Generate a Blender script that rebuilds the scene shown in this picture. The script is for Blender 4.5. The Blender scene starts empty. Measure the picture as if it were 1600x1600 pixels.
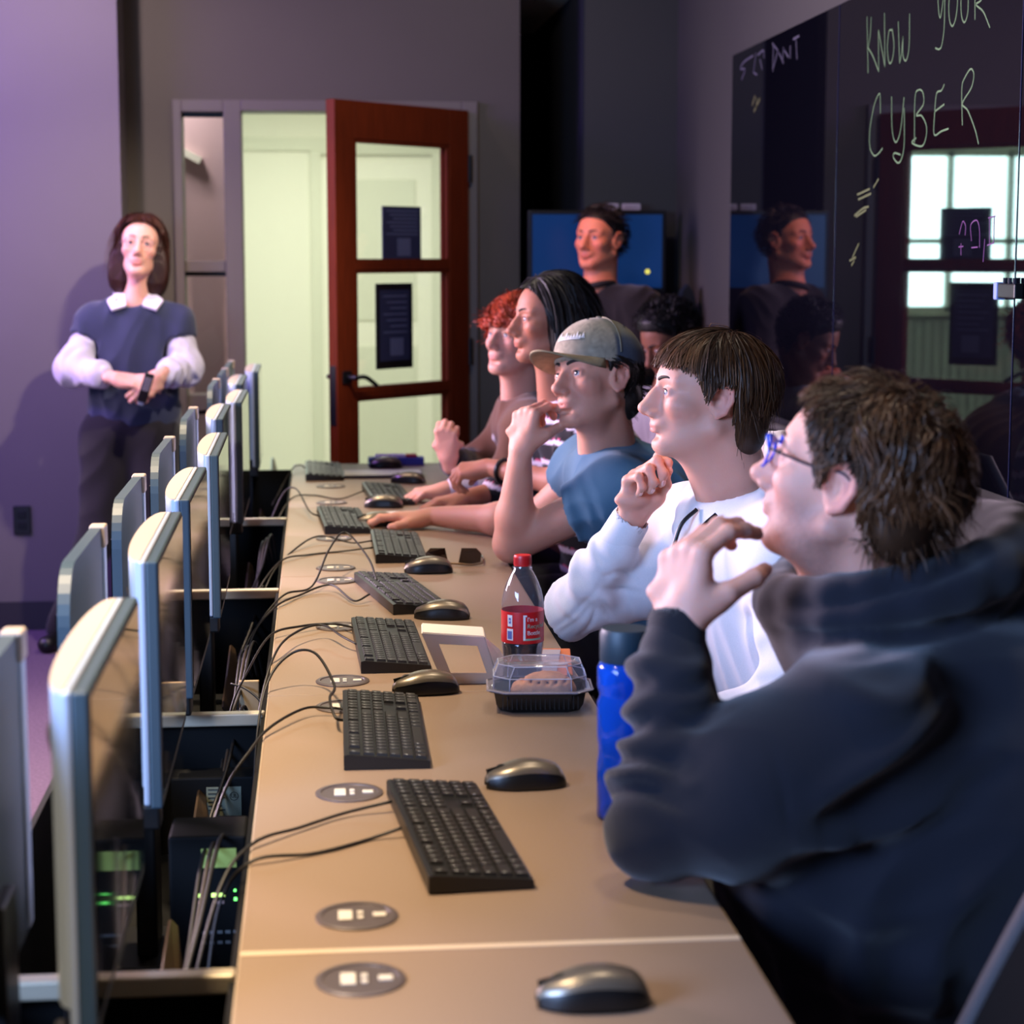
import bpy, bmesh, math, random
import numpy as np
from mathutils import Vector, Matrix, Euler

# ------------------------------------------------------------------ scene, camera, world, lights, exposure
SC = bpy.context.scene
COL = SC.collection
random.seed(7)
R = math.radians

def srgb(r, g, b):
    def f(c):
        c /= 255.0
        return c / 12.92 if c <= 0.04045 else ((c + 0.055) / 1.055) ** 2.4
    return (f(r), f(g), f(b), 1.0)

SC.view_settings.view_transform = 'Standard'
SC.view_settings.look = 'None'
SC.view_settings.gamma = 1.0
SC.view_settings.use_curve_mapping = False
SC.view_settings.exposure = 0.0

cam_d = bpy.data.cameras.new('camera')
cam_d.sensor_width = 36.0
cam_d.lens = 3100 / 1600 * 36.0
cam_d.clip_start = 0.05
cam_d.dof.use_dof = True
cam_d.dof.focus_distance = 3.75
cam_d.dof.aperture_fstop = 5.0
cam = bpy.data.objects.new('camera', cam_d)
COL.objects.link(cam)
cam.location = (0, 0, 1.5)
cam.rotation_euler = (R(90 - 7.3887), 0, R(-5.5727))
SC.camera = cam

world = bpy.data.worlds.new('world')
SC.world = world
world.use_nodes = True
world.node_tree.nodes['Background'].inputs[0].default_value = (0.25, 0.25, 0.6, 1)
world.node_tree.nodes['Background'].inputs[1].default_value = 0.03

def area(name, loc, target, size, power, color, spread=180, size_y=None):
    d = bpy.data.lights.new(name, 'AREA')
    d.energy = power
    d.color = color
    d.spread = R(spread)
    if size_y:
        d.shape = 'RECTANGLE'; d.size = size; d.size_y = size_y
    else:
        d.shape = 'DISK'; d.size = size
    o = bpy.data.objects.new(name, d)
    COL.objects.link(o)
    o.location = loc
    o.rotation_euler = (Vector(target) - Vector(loc)).to_track_quat('-Z', 'Y').to_euler()
    return o

def spot(name, loc, target, power, color, angle=60, blend=0.6, radius=0.06):
    d = bpy.data.lights.new(name, 'SPOT')
    d.energy = power
    d.color = color
    d.spot_size = R(angle)
    d.spot_blend = blend
    d.shadow_soft_size = radius
    o = bpy.data.objects.new(name, d)
    COL.objects.link(o)
    o.location = loc
    o.rotation_euler = (Vector(target) - Vector(loc)).to_track_quat('-Z', 'Y').to_euler()
    return o

WARM = (1.0, 0.78, 0.52)
# warm downlights in the ceiling: one row over the monitors, a weaker row over the seats
for yy, pw in ((1.2, 430), (2.4, 430), (3.6, 400), (4.8, 330), (6.0, 260)):
    spot('ceiling_downlight', (-0.62, yy, 2.74), (-0.50, yy, 0.75), pw * 1.1, WARM, 61, 1.0, 0.06)
for yy in (2.3, 3.5, 4.7, 5.9):
    spot('ceiling_downlight', (0.55, yy + .3, 2.74), (0.66, yy, 1.0), 36, (1.0, 0.84, 0.66), 80, 1.0, 0.06)
# wall washers and the spot on the standing person
spot('ceiling_downlight', (-1.05, 6.9, 2.74), (-1.0, 8.0, 2.0), 90, (1.0, 0.80, 0.86), 110, 0.9, 0.05)
spot('ceiling_downlight', (0.5, 6.9, 2.74), (0.6, 8.3, 2.0), 26, (1.0, 0.86, 0.76), 130, 0.9, 0.05)  # added wash that lifts the brightness of the door wall
spot('ceiling_downlight', (0.25, 6.0, 2.74), (-0.75, 7.7, 1.1), 220, (1.0, 0.84, 0.70), 52, 0.8, 0.04)
# big cool displays on the far left side of the room, above eye height: everyone looks at them
area('display_light', (-3.4, 6.3, 2.1), (0.6, 4.0, 1.1), 2.6, 240, (1.0, 0.76, 0.96), 110, 1.4)
area('display_light', (-2.0, 0.7, 1.8), (0.8, 3.4, 1.0), 1.4, 76, (0.34, 0.53, 1.0), 110, 0.9)
# violet accent strip on the ceiling by the left wall
area('violet_accent', (-2.6, 6.9, 2.7), (-1.7, 8.0, 1.5), 2.0, 85, (0.30, 0.14, 1.0), 160, 0.3)
# ceiling light of the corridor behind the glazed door
area('corridor_light', (0.0, 10.4, 2.55), (0.0, 10.4, 0), 1.3, 70, (0.98, 1.0, 0.86), 180, 1.6)
area('corridor_light', (-0.75, 8.72, 2.5), (-0.5, 8.95, 1.2), 0.25, 7, (1.0, 0.92, 0.9), 150)  # added lamp, only there to brighten the partition behind the sidelight
spot('red_accent', (0.3, 7.0, 2.7), (1.05, 7.75, 1.45), 70, (1.0, 0.40, 0.26), 30, 0.7, 0.05)

# ------------------------------------------------------------------ materials
def mat(name, col, rough=0.5, metal=0.0, noise=0.0, nscale=20.0, bump=0.0, bscale=80.0, spec=0.5, emit=None, estr=0.0,
        coat=0.0, sheen=0.0, trans=0.0, ior=1.5, alpha=None, attr=None, stretch=None, sss=0.0):
    m = bpy.data.materials.new(name)
    m.use_nodes = True
    nt = m.node_tree
    b = nt.nodes['Principled BSDF']
    c = srgb(*col)
    b.inputs['Base Color'].default_value = c
    b.inputs['Roughness'].default_value = rough
    b.inputs['Metallic'].default_value = metal
    b.inputs['Specular IOR Level'].default_value = spec
    b.inputs['Coat Weight'].default_value = coat
    b.inputs['Sheen Weight'].default_value = sheen
    b.inputs['Transmission Weight'].default_value = trans
    b.inputs['IOR'].default_value = ior
    if sss:
        b.inputs['Subsurface Weight'].default_value = sss
        b.inputs['Subsurface Radius'].default_value = (1.0, 0.35, 0.2)
        b.inputs['Subsurface Scale'].default_value = 0.008
    if emit:
        b.inputs['Emission Color'].default_value = srgb(*emit)
        b.inputs['Emission Strength'].default_value = estr
    L = nt.links.new
    src = None
    if attr:
        a = nt.nodes.new('ShaderNodeAttribute'); a.attribute_name = attr
        src = a.outputs['Color']
    if noise or bump:
        tc = nt.nodes.new('ShaderNodeTexCoord')
        vec = tc.outputs['Object']
        if stretch:
            mp = nt.nodes.new('ShaderNodeMapping'); mp.inputs['Scale'].default_value = stretch
            L(vec, mp.inputs['Vector']); vec = mp.outputs['Vector']
    if noise:
        n = nt.nodes.new('ShaderNodeTexNoise'); n.inputs['Scale'].default_value = nscale
        n.inputs['Detail'].default_value = 5
        L(vec, n.inputs['Vector'])
        rmp = nt.nodes.new('ShaderNodeMapRange')
        rmp.inputs['From Min'].default_value = 0.25; rmp.inputs['From Max'].default_value = 0.75
        rmp.inputs['To Min'].default_value = 1 - noise; rmp.inputs['To Max'].default_value = 1 + noise
        L(n.outputs['Fac'], rmp.inputs['Value'])
        mx = nt.nodes.new('ShaderNodeVectorMath'); mx.operation = 'SCALE'
        if src: L(src, mx.inputs[0])
        else: mx.inputs[0].default_value = c[:3]
        L(rmp.outputs['Result'], mx.inputs['Scale'])
        src = mx.outputs['Vector']
    if src: L(src, b.inputs['Base Color'])
    if bump:
        n2 = nt.nodes.new('ShaderNodeTexNoise'); n2.inputs['Scale'].default_value = bscale
        n2.inputs['Detail'].default_value = 6
        L(vec, n2.inputs['Vector'])
        bp = nt.nodes.new('ShaderNodeBump'); bp.inputs['Strength'].default_value = bump
        bp.inputs['Distance'].default_value = 0.002
        L(n2.outputs['Fac'], bp.inputs['Height']); L(bp.outputs['Normal'], b.inputs['Normal'])
    return m

def glass_mat(name, tint=(255, 255, 255), gloss=1.0, rough=0.02, haze=0.0):
    """thin architectural glass: clear pane with a fresnel reflection"""
    m = bpy.data.materials.new(name); m.use_nodes = True
    nt = m.node_tree; nt.nodes.remove(nt.nodes['Principled BSDF'])
    out = nt.nodes['Material Output']
    t = nt.nodes.new('ShaderNodeBsdfTransparent'); t.inputs[0].default_value = srgb(*tint)
    g = nt.nodes.new('ShaderNodeBsdfGlossy'); g.inputs['Roughness'].default_value = rough
    g.inputs['Color'].default_value = (gloss, gloss, gloss, 1)
    fr = nt.nodes.new('ShaderNodeFresnel')
    ge = nt.nodes.new('ShaderNodeNewGeometry')            # same reflectance on both sides of the thin pane
    mr = nt.nodes.new('ShaderNodeMapRange'); mr.inputs['To Min'].default_value = 1.45; mr.inputs['To Max'].default_value = 1 / 1.45
    nt.links.new(ge.outputs['Backfacing'], mr.inputs['Value']); nt.links.new(mr.outputs['Result'], fr.inputs['IOR'])
    mx = nt.nodes.new('ShaderNodeMixShader')
    nt.links.new(fr.outputs[0], mx.inputs[0]); nt.links.new(t.outputs[0], mx.inputs[1]); nt.links.new(g.outputs[0], mx.inputs[2])
    last = mx.outputs[0]
    if haze:                                                # pale haze mixed in, stands in for reflections on clear plastic
        df = nt.nodes.new('ShaderNodeBsdfDiffuse'); df.inputs[0].default_value = srgb(225, 225, 235)
        m2 = nt.nodes.new('ShaderNodeMixShader'); m2.inputs[0].default_value = haze
        nt.links.new(last, m2.inputs[1]); nt.links.new(df.outputs[0], m2.inputs[2]); last = m2.outputs[0]
    nt.links.new(last, out.inputs[0])
    return m

M = {}
M['wall'] = mat('wall_paint', (104, 97, 98), 0.75, bump=0.08, bscale=260, noise=0.03, nscale=3)
M['wall_dark'] = mat('dark_wall_paint', (54, 53, 50), 0.7, bump=0.08, bscale=260)
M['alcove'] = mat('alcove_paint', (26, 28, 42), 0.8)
M['frame'] = mat('door_frame_paint', (96, 86, 80), 0.5)
M['wall_door'] = mat('door_wall_paint', (84, 76, 68), 0.75, bump=0.08, bscale=260, noise=0.03, nscale=3)
M['base'] = mat('baseboard', (44, 38, 46), 0.5)
M['carpet'] = mat('carpet', (96, 80, 96), 0.95, noise=0.35, nscale=90, bump=0.6, bscale=240, spec=0.1)
M['ceil'] = mat('ceiling_paint', (52, 50, 54), 0.9)
M['hall_wall'] = mat('corridor_wall', (232, 232, 214), 0.7)
M['hall_trim'] = mat('corridor_trim', (214, 216, 196), 0.6)
M['hall_pink'] = mat('corridor_partition', (196, 168, 170), 0.7)
M['hall_floor'] = mat('corridor_floor', (208, 208, 192), 0.4)
M['hall_blind'] = mat('white_wainscot', (190, 192, 184), 0.6)
M['wood'] = mat('cherry_wood', (100, 37, 13), 0.6, spec=0.12, noise=0.22, nscale=6, stretch=(14, 14, 1.2), bump=0.05, bscale=40)
M['pane'] = glass_mat('clear_pane')
M['black_metal'] = mat('black_metal', (22, 22, 24), 0.45, 0.4)
M['steel'] = mat('brushed_steel', (150, 148, 146), 0.35, 1.0)
M['desk'] = mat('desk_laminate', (140, 118, 100), 0.44, noise=0.05, nscale=260, bump=0.03, bscale=500, spec=0.4)
M['desk_edge'] = mat('desk_edge_band', (176, 156, 136), 0.5)
M['trough'] = mat('trough_black', (4, 4, 4), 0.8, spec=0.2)
M['trough_box'] = mat('matte_black_box', (5, 5, 5), 0.7, spec=0.2)
M['bar'] = mat('aluminium_bar', (226, 210, 180), 0.35, 0.6)
M['tray'] = mat('bronze_tray', (70, 54, 38), 0.45, 0.5)
M['silver'] = mat('silver_plastic', (168, 182, 200), 0.42, 0.25)
M['top_warm_lit'] = mat('silver_top_warm_lit', (172, 154, 138), 0.6)  # same silver plastic, with warm light from above put into the colour
M['teal'] = mat('dark_teal_plastic', (48, 66, 76), 0.5)
M['screen'] = mat('screen_glass', (12, 11, 12), 0.06, spec=0.6)
M['key'] = mat('black_keycap', (34, 32, 32), 0.42, bump=0.05, bscale=400)
M['kb'] = mat('black_keyboard_plastic', (20, 20, 21), 0.4)
M['legend'] = mat('key_legend_print', (196, 200, 204), 0.6)
M['mouse_top'] = mat('gunmetal_mouse_shell', (128, 118, 104), 0.33, 0.65)
M['black'] = mat('black_plastic', (14, 14, 15), 0.4)
M['cable'] = mat('black_cable', (22, 19, 18), 0.5)
M['cable_t'] = mat('brown_cable', (48, 38, 30), 0.5)
M['white'] = mat('white_paper', (232, 228, 222), 0.7)
M['grommet'] = mat('grey_grommet_plastic', (92, 82, 82), 0.4, 0.2)
M['grom_w'] = mat('grommet_socket_plastic', (214, 204, 190), 0.5)

# ------------------------------------------------------------------ helpers
def tag(o, label=None, cat=None, group=None, kind=None):
    if label: o['label'] = label
    if cat: o['category'] = cat
    if group: o['group'] = group
    if kind: o['kind'] = kind
    return o

def thing(name, label, cat, loc=(0, 0, 0), rz=0.0, group=None, rot=None):
    o = bpy.data.objects.new(name, None)
    COL.objects.link(o)
    o.empty_display_size = 0.05
    o.location = loc
    o.rotation_euler = rot if rot else (0, 0, rz)
    return tag(o, label, cat, group)

def link(name, me, material, parent=None, smooth=False):
    if material is not None:
        for mm in (material if isinstance(material, (list, tuple)) else [material]):
            me.materials.append(mm)
    if smooth:
        me.shade_smooth()
    o = bpy.data.objects.new(name, me)
    COL.objects.link(o)
    if parent: o.parent = parent
    return o

class MB:
    def __init__(s): s.bm = bmesh.new()
    def box(s, c, d, rot=None, bevel=0.0, seg=2):
        r = bmesh.ops.create_cube(s.bm, size=1.0)
        vs = r['verts']
        mt = Matrix.Translation(c)
        if rot is not None: mt = mt @ Euler(rot).to_matrix().to_4x4()
        mt = mt @ Matrix.Diagonal((d[0], d[1], d[2], 1))
        bmesh.ops.transform(s.bm, matrix=mt, verts=vs)
        if bevel:
            ed = set()
            for v in vs:
                for e in v.link_edges: ed.add(e)
            bmesh.ops.bevel(s.bm, geom=list(ed), offset=bevel, segments=seg, affect='EDGES', profile=0.5)
        return s
    def b2(s, lo, hi, bevel=0.0):
        return s.box([(a + b) / 2 for a, b in zip(lo, hi)], [abs(b - a) for a, b in zip(lo, hi)], bevel=bevel)
    def tube(s, pts, r, n=8, cap=True):
        pts = [Vector(p) for p in pts]
        rs = r if isinstance(r, (list, tuple)) else [r] * len(pts)
        rings = []
        t0 = (pts[1] - pts[0]).normalized()
        a = t0.orthogonal().normalized()
        for i, p in enumerate(pts):
            if i == 0: t = t0
            elif i == len(pts) - 1: t = (pts[-1] - pts[-2]).normalized()
            else: t = ((pts[i + 1] - p).normalized() + (p - pts[i - 1]).normalized()).normalized()
            a = (a - t * a.dot(t))
            a = a.normalized() if a.length > 1e-6 else t.orthogonal().normalized()
            b = t.cross(a)
            rings.append([s.bm.verts.new(p + (a * math.cos(2 * math.pi * k / n) + b * math.sin(2 * math.pi * k / n)) * rs[i]) for k in range(n)])
        for i in range(len(rings) - 1):
            for k in range(n):
                s.bm.faces.new((rings[i][k], rings[i][(k + 1) % n], rings[i + 1][(k + 1) % n], rings[i + 1][k]))
        if cap:
            s.bm.faces.new(rings[0][::-1]); s.bm.faces.new(rings[-1])
        return s
    def lathe(s, prof, n=32, c=(0, 0, 0), cap=True):
        c = Vector(c); rings = []
        for r, z in prof:
            rings.append([s.bm.verts.new(c + Vector((max(r, 1e-4) * math.cos(2 * math.pi * k / n), max(r, 1e-4) * math.sin(2 * math.pi * k / n), z))) for k in range(n)])
        for i in range(len(rings) - 1):
            for k in range(n):
                s.bm.faces.new((rings[i][k], rings[i][(k + 1) % n], rings[i + 1][(k + 1) % n], rings[i + 1][k]))
        if cap:
            s.bm.faces.new(rings[0][::-1]); s.bm.faces.new(rings[-1])
        return s
    def prism(s, poly, z0, z1, axis='z'):
        def P(a, b, h): return {'z': (a, b, h), 'y': (a, h, b), 'x': (h, a, b)}[axis]
        lo = [s.bm.verts.new(P(a, b, z0)) for a, b in poly]
        hi = [s.bm.verts.new(P(a, b, z1)) for a, b in poly]
        n = len(poly)
        s.bm.faces.new(lo[::-1]); s.bm.faces.new(hi)
        for k in range(n):
            s.bm.faces.new((lo[k], lo[(k + 1) % n], hi[(k + 1) % n], hi[k]))
        return s
    def grid(s, f, nu, nv, closed_v=False):
        vs = [[s.bm.verts.new(f(i / (nu - 1), j / (nv if closed_v else nv - 1))) for j in range(nv)] for i in range(nu)]
        for i in range(nu - 1):
            for j in range(nv if closed_v else nv - 1):
                s.bm.faces.new((vs[i][j], vs[i][(j + 1) % nv], vs[i + 1][(j + 1) % nv], vs[i + 1][j]))
        return s
    def build(s, name, material, parent=None, smooth=False, auto=None):
        bmesh.ops.recalc_face_normals(s.bm, faces=s.bm.faces)
        me = bpy.data.meshes.new(name)
        s.bm.to_mesh(me); s.bm.free()
        if auto is not None:
            me.shade_smooth(); me.set_sharp_from_angle(angle=R(auto))
        return link(name, me, material, parent, smooth)

def struct(o, label=None):
    o['kind'] = 'structure'
    if label: o['label'] = label
    return o

def copy_tree(o, parent=None):
    c = o.copy(); COL.objects.link(c)
    if parent: c.parent = parent
    for ch in list(o.children): copy_tree(ch, c)
    return c

def spline(pts, n=8):
    """Catmull-Rom through the points"""
    P = [Vector(p) for p in pts]
    P = [P[0] * 2 - P[1]] + P + [P[-1] * 2 - P[-2]]
    out = []
    for i in range(1, len(P) - 2):
        for k in range(n):
            t = k / n
            out.append(0.5 * ((2 * P[i]) + (-P[i - 1] + P[i + 1]) * t + (2 * P[i - 1] - 5 * P[i] + 4 * P[i + 1] - P[i + 2]) * t * t + (-P[i - 1] + 3 * P[i] - 3 * P[i + 1] + P[i + 2]) * t ** 3))
    out.append(P[-2])
    return out

def text_mesh(name, body, size, material, parent, matrix, extrude=0.0003, align='CENTER', shear=0.0, space=1.0):
    cu = bpy.data.curves.new('txt', 'FONT')
    cu.body = body; cu.size = size; cu.extrude = extrude; cu.align_x = align; cu.align_y = 'CENTER'; cu.shear = shear
    cu.space_line = space
    t = bpy.data.objects.new('txt', cu); COL.objects.link(t)
    me = bpy.data.meshes.new_from_object(t.evaluated_get(bpy.context.evaluated_depsgraph_get()))
    bpy.data.objects.remove(t); bpy.data.curves.remove(cu)
    me.transform(matrix)
    return link(name, me, material, parent)
# ------------------------------------------------------------------ the room shell
YB = 8.30      # back wall
XR = 1.50      # right wall with the glass boards
ZC = 2.80
struct(MB().b2((-4.6, -2.0, -0.06), (XR + 0.1, YB + 0.2, 0)).build('floor', M['carpet']), 'dark plum carpet floor')
struct(MB().b2((-4.6, -2.0, ZC), (XR + 0.1, YB + 2.2, ZC + 0.06)).build('ceiling', M['ceil']))
struct(MB().b2((XR, -2.0, 0), (XR + 0.1, YB + 0.1, ZC)).build('wall_right', M['wall_dark']), 'dark grey wall behind the glass boards')
struct(MB().b2((-4.7, -2.0, 0), (-4.6, YB, ZC)).build('wall_left', M['wall_dark']))
struct(MB().b2((-4.6, -2.1, 0), (XR, -2.0, ZC)).build('wall_front', M['wall_dark']))
# projecting left part of the back wall, its right side forms a step
struct(MB().b2((-4.6, 8.03, 0), (-0.765, YB + 0.15, ZC)).build('wall_back_left', M['wall']), 'mauve lit wall projecting beside the door wall')
struct(MB().b2((-4.6, 8.016, 0), (-0.763, 8.03, 0.115)).build('baseboard_left', M['base']))
# door wall with the combined opening X -0.57..0.66, top 2.12
OX0, OX1, OZ = -0.575, 0.665, 2.125
w = MB()
w.b2((-0.765, YB, 0), (OX0, YB + 0.15, ZC)).b2((OX1, YB, 0), (0.842, YB + 0.15, ZC)).b2((OX0, YB, OZ), (OX1, YB + 0.15, ZC))
struct(w.build('wall_back', M['wall_door']), 'grey wall around the glazed door')
# dark alcove right of the door wall, then the wall up to the corner
w = MB()
w.b2((0.842, YB + 1.85, 0), (1.11, YB + 1.95, ZC)).b2((0.79, YB + 0.15, 0), (0.842, YB + 1.95, ZC)).b2((1.102, YB + 0.002, 0), (1.15, YB + 1.95, ZC))
struct(w.build('wall_alcove', M['alcove']), 'dark narrow alcove')
struct(MB().b2((1.112, YB, 0), (XR, YB + 0.15, ZC)).build('wall_back_right', M['wall_dark']))
struct(MB().b2((0.66, YB - 0.014, 0), (0.842, YB, 0.115)).build('baseboard_back', M['base']))
struct(MB().b2((1.486, -1.9, 0), (XR, YB - 0.01, 0.115)).build('baseboard_right', M['base']))

# ---- door frame with sidelight
fr = MB()
Y0, Y1 = YB - 0.03, YB + 0.15
fr.b2((OX0, Y0, 0), (-0.540, Y1, OZ), 0.003)
fr.b2((-0.372, Y0, 0), (-0.300, Y1, OZ), 0.003)
fr.b2((0.600, Y0, 0), (OX1, Y1, OZ), 0.003)
fr.b2((-0.540, Y0, 2.075), (-0.372, Y1, OZ), 0.003)
fr.b2((-0.300, Y0, 2.080), (0.600, Y1, OZ), 0.003)
frame = struct(fr.build('trim_1', M['frame']), 'grey door frame')
wd = bpy.data.objects.new('window_1', None); COL.objects.link(wd); struct(wd, 'narrow sidelight beside the door, three panes')
zs = [(0.10, 0.86), (0.925, 1.43), (1.475, 2.075)]
for a, b in zs:
    MB().b2((-0.536, YB + 0.05, a), (-0.376, YB + 0.056, b)).build('pane', M['pane'], wd)
for zz in (0.86, 1.43):
    h = 0.065 if zz < 1 else 0.045
    MB().b2((-0.540, YB - 0.005, zz), (-0.372, YB + 0.11, zz + h), 0.002).build('mullion', M['frame'], wd)
for a, b in zs:                                        # dark stop beads at the head of each pane
    MB().b2((-0.540, YB + 0.02, b - 0.018), (-0.372, YB + 0.045, b)).build('glazing_bead', M['black_metal'], wd)

# ---- cherry wood door, standing open into the room
HX, HY = 0.592, 8.275
FXY = Vector((0.040, 7.690))
dirv = FXY - Vector((HX, HY)); DW = dirv.length
ang = math.atan2(dirv.y, dirv.x)
door = bpy.data.objects.new('door_1', None); COL.objects.link(door)
struct(door, 'open cherry wood door with three glass panes')
door.location = (HX, HY, 0); door.rotation_euler = (0, 0, ang)
# local x: hinge -> free edge, local y: +y is the camera side
T = 0.046
SL, SR = 0.112, 0.122      # lock stile, hinge stile
def dbox(name, x0, x1, z0, z1, m=M['wood'], y0=0, y1=T, bev=0.003):
    return MB().b2((x0, y0, z0), (x1, y1, z1), bev).build(name, m, door)
ZT = 2.085
dbox('stile', 0, SR, 0.012, ZT); dbox('stile', DW - SL, DW, 0.012, ZT)
dbox('rail', SR, DW - SL, ZT - 0.145, ZT); dbox('rail', SR, DW - SL, 0.012, 0.44)
for zz in (1.440, 0.944):
    dbox('rail', SR, DW - SL, zz, zz + 0.032)
for a, b in ((0.44, 0.944), (0.976, 1.440), (1.472, ZT - 0.145)):
    dbox('pane', SR, DW - SL, a, b, M['pane'], T * 0.4, T * 0.55, 0)
    g = MB()
    for x0, x1, z0, z1 in ((SR, SR + .012, a, b), (DW - SL - .012, DW - SL, a, b), (SR, DW - SL, a, a + .012), (SR, DW - SL, b - .012, b)):
        g.b2((x0, 0.004, z0), (x1, T * .35, z1)); g.b2((x0, T * .6, z0), (x1, T - .004, z1))
    g.build('glazing_bead', M['wood'], door)
h = MB()
h.tube([(DW - 0.05, T, 1.03), (DW - 0.05, T + 0.055, 1.03)], 0.010)
h.tube(spline([(DW - 0.05, T + 0.05, 1.03), (DW - 0.10, T + 0.055, 1.03), (DW - 0.17, T + 0.05, 0.995)]), 0.009)
h.lathe([(0.026, 0), (0.026, 0.008), (0.018, 0.011)], 24)
hb = h.build('handle', M['black_metal'], door, auto=40)
MB().box((DW - 0.05, T + 0.004, 1.03), (0.05, 0.008, 0.05), bevel=0.003).build('handle_plate', M['black_metal'], door)
h = MB(); h.tube([(DW - 0.05, 0, 1.03), (DW - 0.05, -0.05, 1.03)], 0.010)
h.tube([(DW - 0.05, -0.05, 1.03), (DW - 0.16, -0.05, 1.03)], 0.009)
h.build('handle', M['black_metal'], door, auto=40)
MB().box((DW + 0.001, T / 2, 0.96), (0.004, 0.03, 0.23), bevel=0.001).build('lock_plate', M['black_metal'], door)
for zz in (0.25, 1.1, 1.85):
    MB().tube([(-0.006, T, zz - 0.055), (-0.006, T, zz + 0.055)], 0.011, 10).build('hinge', M['black_metal'], door, auto=40)

# posters on the door glass
navy = mat('poster_navy', (44, 50, 78), 0.45); navy2 = mat('poster_print', (92, 98, 128), 0.5)
def poster(name, label, x0, x1, z0, z1, border):
    t = thing(name, label, 'poster', (0, 0, 0))
    t.matrix_world = Matrix.Translation(door.location) @ Matrix.Rotation(ang, 4, 'Z')
    y = T * 0.55 + 0.001
    MB().b2((x0, y, z0), (x1, y + 0.006, z1), 0.002).build('backing', M['black'] if border else navy, t)
    b = border
    MB().b2((x0 + b, y + 0.006, z0 + b * 1.6), (x1 - b, y + 0.0072, z1 - b * 1.3)).build('sheet', navy, t)
    g = MB()
    for k in range(7):
        zz = z1 - b - (z1 - z0) * (0.10 + 0.07 * k)
        g.b2((x0 + b + .02, y + 0.0072, zz), (x1 - b - .02 - 0.02 * (k % 3), y + 0.0078, zz + 0.006))
    g.b2(((x0 + x1) / 2 - 0.05, y + 0.0072, z0 + b * 1.6 + 0.02), ((x0 + x1) / 2 + 0.03, y + 0.0078, z0 + b * 1.6 + 0.09))
    g.build('printed_lines', navy2, t)
poster('poster', 'plain navy poster on the upper door pane', 0.29, 0.52, 1.475, 1.69, 0.0)
poster('poster', 'black framed navy poster on the middle door pane', 0.342, 0.562, 1.05, 1.388, 0.020)

# ---- corridor beyond the door
YC = 12.2
c = MB()
c.b2((-0.54, YC, 0), (3.0, YC + .1, 2.6)).b2((2.0, 8.45, 0), (2.05, YC, 2.6))
struct(c.build('wall_corridor', M['hall_wall']))
struct(MB().b2((-5.0, 8.45, -0.06), (3.0, 15.0, 0.0)).build('floor_corridor', M['hall_floor']))
struct(MB().b2((-5.0, 8.46, 2.6), (3.0, 15.0, 2.66)).build('ceiling_corridor', M['hall_wall']))
struct(MB().b2((-0.54, YC - .015, 0), (2.0, YC, 0.14)).build('baseboard_corridor', M['hall_trim']))
struct(MB().b2((-0.54, YC - .018, 2.12), (2.0, YC, 2.20)).build('trim_2', M['hall_trim']))
d2 = struct(MB().b2((0.03, YC - .03, 0.02), (0.70, YC - .002, 2.06), 0.004).build('door_2', M['hall_wall']), 'white door across the corridor')
for z0, z1 in ((0.2, 0.95), (1.1, 1.95)):
    MB().b2((0.13, YC - .040, z0), (0.60, YC - .028, z1), 0.006).build('door_panel', M['hall_trim'], d2)
g = MB(); g.b2((-0.03, YC - .035, 0), (0.03, YC, 2.1)).b2((0.70, YC - .035, 0), (0.76, YC, 2.1)).b2((-0.03, YC - .035, 2.1), (0.76, YC, 2.118))
struct(g.build('trim_3', M['hall_trim']))
struct(MB().b2((-0.598, 8.95, 0), (-0.395, 8.98, 2.6)).build('wall_partition', M['hall_pink']), 'pinkish partition seen through the sidelight')
struct(MB().box((-0.60, 8.93, 1.96), (0.22, 0.04, 0.03), rot=(0, R(28), 0)).build('trim_4', M['hall_wall']))
struct(MB().b2((-0.78, 9.4, 0), (-0.60, 9.5, 2.5)).build('trim_5', M['hall_wall']))
# daylit window wall far down the corridor
day = mat('daylight_pane', (200, 235, 235), 0.5, emit=(205, 245, 245), estr=11.0)
w4 = bpy.data.objects.new('window_2', None); COL.objects.link(w4); struct(w4, 'daylit corridor windows')
YW = 14.5
g = MB()
for i in range(5):
    x0 = -3.05 + i * 0.46
    for z0, z1 in ((1.12, 1.58), (1.62, 2.22)):
        MB().b2((x0, YW, z0), (x0 + 0.41, YW + .01, z1)).build('pane', day, w4)
    g.b2((x0 - 0.05, YW - .04, 1.08), (x0, YW + .05, 2.26))
g.b2((-3.1, YW - .04, 1.05), (-0.70, YW + .05, 1.12)).b2((-3.1, YW - .04, 1.58), (-0.70, YW + .05, 1.62)).b2((-3.1, YW - .04, 2.22), (-0.70, YW + .05, 2.3))
g.build('window_frame', M['hall_wall'], w4)
struct(MB().b2((-5.0, YW + .05, 0), (3.0, YW + .1, 2.6)).build('wall_window', M['hall_blind']))
w5 = bpy.data.objects.new('trim_6', None); COL.objects.link(w5); struct(w5, 'white slatted wainscot below the windows')
for i in range(36):
    x = -3.2 + i * 0.070
    MB().b2((x, YW - .01, 0.05), (x + 0.058, YW + .04, 1.02)).build('slat', M['hall_blind'], w5)

# black wall outlet
t = thing('wall_outlet', 'black outlet plate low on the mauve wall', 'outlet', (-1.187, 8.03, 0.447))
MB().b2((-0.035, -0.008, -0.058), (0.035, 0, 0.058), 0.004).build('plate', M['black'], t)
for dz in (0.022, -0.022):
    MB().b2((-0.017, -0.011, dz - 0.015), (0.017, -0.008, dz + 0.015), 0.002).build('socket', M['black_metal'], t)
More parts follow.
